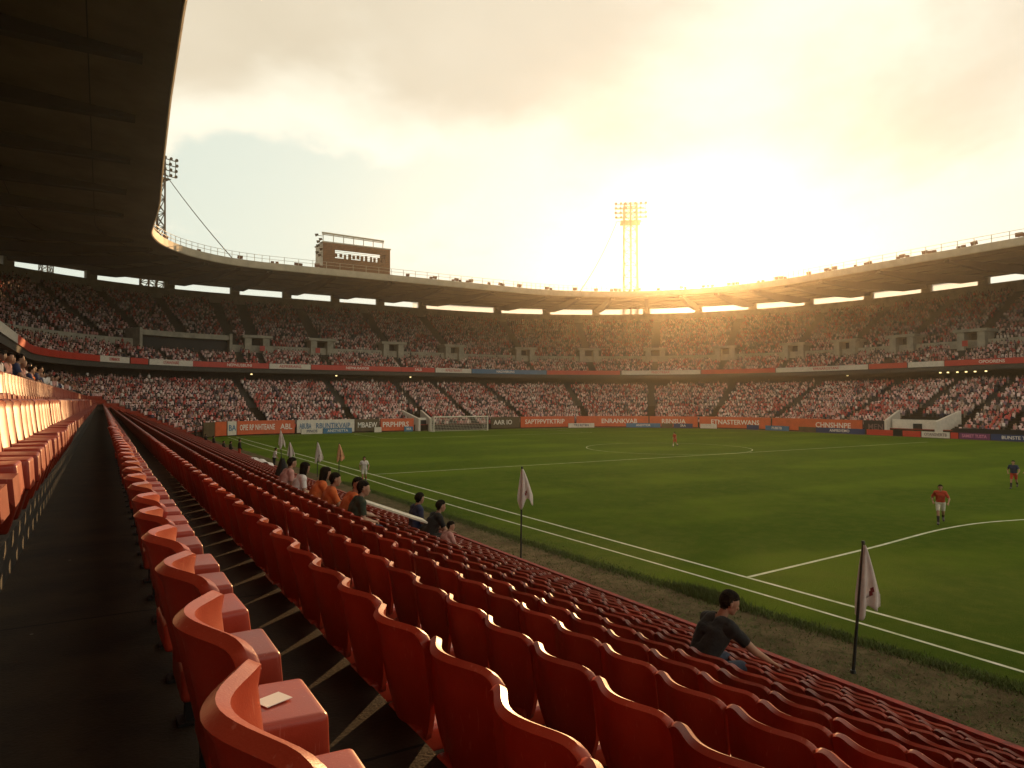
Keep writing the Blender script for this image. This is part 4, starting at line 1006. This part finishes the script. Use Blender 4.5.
    for nm, mk_ in R_.items():
        m_ = cl.get(nm, None) if nm != 'hair' else hairm
        if nm == 'shoe': m_ = cl.get('shoe', C_SHOE)
        if m_ is None: continue
        fs = [f for f in polys if sum(mk_[i] for i in f)*2 >= len(f)]
        if not fs: continue
        ids = sorted({i for f in fs for i in f}); ix = {i: k for k, i in enumerate(ids)}
        wr = offs[nm]*(1+.0*len(ids)); V = []
        for i in ids:
            w_ = math.sin(co[i, 0]*31+co[i, 2]*23)*math.sin(co[i, 1]*27-co[i, 2]*19)
            V.append(co[i]+no[i]*(wr+(.005*w_ if nm in ('shirt', 'trousers') else .004*w_)))
        nmx = {'shirt': 'shirt', 'trousers': 'shorts' if shorts else 'trousers', 'socks': 'socks', 'shoe': 'shoes', 'hair': 'hair'}[nm]
        ob = mesh_obj(nmx, V, [tuple(ix[i] for i in f) for f in fs], m_, root, 180)
        if voxel < .02:
            so = ob.modifiers.new('t', 'SOLIDIFY'); so.thickness = .008; so.offset = -1
    if longhair:
        b2 = bmesh.new(); capsule(b2, hp(0, -.045, .06), hp(0, -.075, -.15), .088, .06, 14); capsule(b2, hp(-.05, -.03, .02), hp(-.055, -.05, -.12), .05, .035, 10); capsule(b2, hp(.05, -.03, .02), hp(.055, -.05, -.12), .05, .035, 10)
        m3 = bpy.data.meshes.new('long_hair'); b2.to_mesh(m3); b2.free(); m3.materials.append(hairm); m3.polygons.foreach_set('use_smooth', [True]*len(m3.polygons)); inst('long_hair', m3, root)
    if voxel < .012:
        for sg in (-1, 1):
            q = MB(); p = hp(.031*sg, .078, .012); q.tube(p, p+HM@Vector((0, .006, 0)), .010, .006, 8); q.build('eye', M_black, root)
    return root
def seated(seat=.44, lean=.15, arm='knee', yaw=0, head=(0, .05)):
    """sitting, hips at the seat, facing +Y"""
    z = seat+.09; ln = lean
    J = dict(pelvis=(0, 0, z), belly=(0, ln*.35, z+.17), chest=(0, ln*.8, z+.34), neck=(0, ln*1.15, z+.50), head=(head[0], ln*1.25+head[1], z+.645))
    for s, g in (('L', -1), ('R', 1)):
        J['sh'+s] = (g*.185, ln*1.05, z+.44); J['hip'+s] = (g*.095, .02, z-.01); J['kn'+s] = (g*.14, .44, z+.0); J['an'+s] = (g*.13, .42, z-.42); J['toe'+s] = (g*.14, .58, z-.49)
        if arm == 'knee': J['el'+s] = (g*.24, ln+.12, z+.19); J['wr'+s] = (g*.12, ln+.32, z+.12); J['hd'+s] = (g*.08, ln+.42, z+.09)
        elif arm == 'lap': J['el'+s] = (g*.25, ln+.02, z+.18); J['wr'+s] = (g*.08, ln+.24, z+.10); J['hd'+s] = (g*.0, ln+.30, z+.09)
    return J
def standing(h=1.0, stride=.0, arms=.1, lean=0.0, tw=0):
    J = dict(pelvis=(0, 0, .95), belly=(0, lean*.3, 1.10), chest=(0, lean*.7, 1.27), neck=(0, lean, 1.45), head=(0, lean*1.1+.02, 1.60))
    for s, g in (('L', -1), ('R', 1)):
        J['sh'+s] = (g*.185, lean*.95, 1.39); J['hip'+s] = (g*.095, 0, .93); k = g*stride
        J['kn'+s] = (g*.10, k*.45+(.05 if stride else 0), .50+abs(min(0, k))*.0); J['an'+s] = (g*.10, k*.8-(.12 if k < 0 else 0), .09+(.16 if k < 0 else 0)); J['toe'+s] = (g*.11, k*.8+.15-(.12 if k < 0 else 0), .035+(.08 if k < 0 else 0))
        J['el'+s] = (g*(.25+arms), -k*.35+lean*.8, 1.13); J['wr'+s] = (g*(.24+arms*.6), -k*.45+.14+lean*.8, .93+abs(k)*.15); J['hd'+s] = (g*(.24+arms*.4), -k*.5+.22+lean*.8, .88+abs(k)*.15)
    return J
def rowspot(k, Y, dx=.22): return (XB_[k]+dx, Y, FL_[k])
RF = -math.pi/2     # facing the pitch (+X)
# the man in black leaning over the seats in front
J = seated(.36, .24, 'knee', head=(.04, .07))
J['shR'] = (.19, .30, .87); J['elR'] = (.29, .50, .66); J['wrR'] = (.25, .72, .52); J['hdR'] = (.24, .81, .47)
J['elL'] = (-.26, .42, .70); J['wrL'] = (-.18, .64, .60); J['hdL'] = (-.14, .72, .57)
x, y, z = rowspot(6, 5.24, .34)
make_human('person', J, dict(shirt=C_BLACK, trousers=C_JEAN), 'man in black t-shirt leaning forward over the near seats, arm stretched out', loc=(x, y, z+.03), rz=RF-.22, voxel=.008, look=(.35, 1, -.25), skin=SK1)
mh_ = [ # k, Y offset from picture column u, shirt, label, kwargs
 (4, 294, C_WHITE, 'person with long dark hair in a white t-shirt sitting among the seats', dict(longhair=True, look=(-.5, 1, 0)), .16),
 (4, 310, C_ORANGE, 'person in an orange bib over dark sleeves beside the white t-shirt', dict(look=(-.3, 1, 0), longhair=True), .22),
 (4, 326, C_ORANGE, 'person in plain orange shirt sitting upright, middle of the seated five', dict(look=(.1, 1, 0)), .10),
 (4, 341, C_ORANGE, 'person in orange shirt with curly hair turned to the side', dict(look=(1, .4, 0)), .20),
 (4, 352, C_GREEN, 'person in dark green shirt at the near end of the seated five', dict(look=(.2, 1, 0)), .12),
 (7, 415, C_NAVY, 'man in dark navy shirt sitting highest of the three by the dirt strip', dict(look=(-.2, 1, 0)), .05),
 (7, 425, C_BLACK, 'broad backed man in black shirt, middle of the three by the dirt strip', dict(look=(.1, 1, 0)), .25),
 (7, 441, C_PINK, 'small person in pale patterned shirt, nearest of three by the dirt strip', dict(look=(.6, 1, 0)), .20),
 (4, 280, C_PINK, 'person in pinkish shirt just behind the white t-shirt', dict(look=(0, 1, 0)), .2)]
for k, u, c_, lab, kw, ln in mh_:
    X = XB_[k]+.22; ag = math.atan((u-512)/683)+YAW; Y = X/math.tan(ag)
    ro = make_human('person', seated(.46, ln, random.choice(('knee', 'lap')), head=(random.uniform(-.03, .03), .05)), dict(shirt=c_, trousers=random.choice((C_JEAN, C_BLACK))), lab, loc=(X, Y, FL_[k]+(-.14 if k == 4 else .12 if u == 415 else 0)), rz=RF+random.uniform(-.25, .15), voxel=.014, **kw, sleeves=1.3 if u in (310,) else .7)
    ro.scale = (.8, .8, .8) if u == 441 else (1.05, 1.05, 1.05) if k == 4 else (1.05, 1.05, 1.05)
# standing and sitting figures at the front edge, far down the stand
stand0 = None
for i, (u, hgt, k, lab) in enumerate(((196, 1.0, 11, 'farthest dark figure standing at the front edge, near the corner hoardings'), (206, .75, 11, 'dark figure second from the corner at the front edge'), (214, .8, 11, 'dark figure third from the corner at the front edge'),
       (224, .7, 11, 'dark seated looking figure fourth from the corner at the front edge'), (231, .8, 11, 'dark figure fifth from the corner at the front edge'), (240, 1.05, 11, 'tall dark figure in red trousers standing nearest at the front edge'))):
    X = 9.5; ag = math.atan((u-512)/683)+YAW; Y = X/math.tan(ag)
    ro = make_human('person', standing(arms=.06), dict(shirt=C_BLACK, trousers=C_RED if u == 240 else C_BLACK), lab, loc=(X, Y, FL_[k]), rz=RF, voxel=.03, sleeves=1.3); ro.scale = (1, 1, hgt)
make_human('person', standing(arms=.1, lean=.1), dict(shirt=C_WHITE, trousers=C_BLACK), 'person in white top and dark trousers on the dirt beside the far flags', loc=(11.7, 55.8, GZ), rz=RF, voxel=.02)
# players
def runner(st=.35): return standing(stride=st, arms=.08, lean=.08)
make_human('person', runner(.30), dict(shirt=C_RED, trousers=C_SHORT, socks=C_SOCK), 'player in red shirt and white shorts running towards the stand', loc=(32.0, 16.3, GZ+.01), rz=R(118), voxel=.014, shorts=True, sleeves=.8)
make_human('person', standing(stride=.18, arms=.05, lean=.1), dict(shirt=C_WHITE, trousers=C_SHORT, socks=C_RED), 'player carrying a white top, walking by the near touchline', loc=(15.0, 44.0, GZ+.01), rz=R(160), voxel=.018, shorts=True)
make_human('person', runner(.25), dict(shirt=C_RED, trousers=C_RED, socks=C_WHITE), 'lone player in red far away near the centre circle', loc=(57.6, 58.8, GZ+.01), rz=R(90), voxel=.025, shorts=True)
make_human('person', runner(.3), dict(shirt=C_NAVY, trousers=C_RED, socks=C_SOCK), 'player in navy shirt and red shorts at the far side of the pitch line', loc=(48.6, 20.4, GZ+.01), rz=R(100), voxel=.018, shorts=True)
make_human('person', runner(-.25), dict(shirt=C_RED, trousers=C_SHORT, socks=C_SOCK), 'player in red half hidden beside the navy shirted player', loc=(49.9, 19.9, GZ+.01), rz=R(70), voxel=.02, shorts=True)
# nearest spectators of the packed rows behind the empty seats: own objects, a few poses and clothes
vars_ = []
for v in range(8):
    c_ = [C_RED, C_WHITE, C_BLACK, C_PINK, C_RED, C_WHITE, C_NAVY, C_ORANGE][v]
    r = make_human('person', seated(.44, (.05, .18, .1, .25, .02, .12, .2, .08)[v], ('knee', 'lap')[v % 2], head=((-.03, .03)[v % 2], .05)), dict(shirt=c_, trousers=(C_JEAN, C_BLACK)[v % 2]), None, skin=(SK1, SK2, SK1)[v % 3], voxel=.024, dec=.4, look=((-.4, 1, 0), (.3, 1, 0), (0, 1, 0), (.7, 1, 0))[v % 4])
    vars_.append(r)
cn = ['red shirt', 'white shirt', 'black shirt', 'pink shirt', 'red shirt', 'white shirt', 'navy shirt', 'orange shirt']
used = set()
for i, it in enumerate(IND):
    v = random.randrange(8) if i >= 8 else i
    r = vars_[v] if v not in used else copy_tree(vars_[v]); used.add(v)
    r.location = it[:3]; r.rotation_euler = (0, 0, it[3]); r.scale = (it[4],)*3
    lab = 'seated spectator in %s in the packed rows above the left seats' % cn[v]
    tag(r, lab, 'person', 'seated spectators in %ss on the near rows' % cn[v])
# ------------------------------------------------------------------ small things left on the seats
q = MB(); q.box((0, 0, 0), (1.5, .40, .035)); M_plank = mat('white board', (.62, .56, .45), .6, .15, 3)
o = q.build('white_board', M_plank); o.location = (4.9, 12.8, -2.16); o.rotation_euler = (R(2), R(21), R(-8)); tag(o, 'long narrow white board lying across the seat backs', 'board')
V = []; F = []; nn = 14
for j in range(nn+1):
    for i in range(nn+1):
        x_, y_ = (i/nn-.5)*1.1, (j/nn-.5)*2.4; V.append((x_, y_, .05*math.sin(x_*9+y_*4)+.06*math.sin(y_*7)+.05*math.cos(x_*5)))
for j in range(nn):
    for i in range(nn): F.append((j*(nn+1)+i, j*(nn+1)+i+1, (j+1)*(nn+1)+i+1, (j+1)*(nn+1)+i))
o = mesh_obj('white_sheet', V, F, C_WHITE, None, 180); so = o.modifiers.new('t', 'SOLIDIFY'); so.thickness = .01; o.location = (9.0, 46.5, -3.98); o.rotation_euler = (0, R(18), 0); tag(o, 'crumpled white sheet spread over far front seats beyond the people', 'sheet')
# dark coat hung over a seat back, peaked like a tent
V = []; F = []; nn = 16
for j in range(nn+1):
    f = j/nn
    for i in range(nn+1):
        a = 2*math.pi*i/nn; r_ = .06+.42*f*(1+.12*math.sin(a*4+1)); V.append((r_*math.cos(a)*.7, r_*math.sin(a), .95*(1-f)**.9+.03*math.sin(a*5)))
for j in range(nn):
    for i in range(nn): F.append((j*(nn+1)+i, j*(nn+1)+i+1, (j+1)*(nn+1)+i+1, (j+1)*(nn+1)+i))
X = XB_[5]+.2; Y = X/math.tan(math.atan((283-512)/683)+YAW)
o = mesh_obj('black_coat', V, F, C_BLACK, None, 180); so = o.modifiers.new('t', 'SOLIDIFY'); so.thickness = .01; o.location = (X, Y, FL_[5]+.35); tag(o, 'black coat heaped to a point on the seats behind the pink shirt', 'coat')
# paper scrap on a seat pad by the walkway, and a cup on a seat back further on
q = MB(); q.box((0, 0, 0), (.085, .065, .002)); o = q.build('paper_scrap', M_txt_w); sc_ = min([c_ for c_ in indiv if c_[1] == 'R' and c_[2] == 0], key=lambda c_: abs(proj(c_[3].x+.24, c_[3].y, c_[3].z+.44)[1]-702)); o.location = (sc_[3].x+.26, sc_[3].y, sc_[3].z+.4345); o.rotation_euler = (0, R(1), R(24)); tag(o, 'small white paper label lying on a seat pad beside the walkway', 'paper')

# ------------------------------------------------------------------ haze
hz = MB(); hz.box((65, 82, 24.5), (270, 290, 67))
ho = hz.build('haze', None)
ho.location = (0, 0, 0)
mh = bpy.data.materials.new('warm haze'); mh.use_nodes = True; t = mh.node_tree; t.nodes.clear()
pv = t.nodes.new('ShaderNodeVolumePrincipled'); mo = t.nodes.new('ShaderNodeOutputMaterial'); t.links.new(pv.outputs[0], mo.inputs['Volume'])
pv.inputs['Color'].default_value = (1.0, .90, .72, 1); pv.inputs['Density'].default_value = 0.00046; pv.inputs['Anisotropy'].default_value = .86
ho.data.materials.append(mh); tag(ho, 'warm evening haze in the air of the stadium', 'haze', kind='stuff')
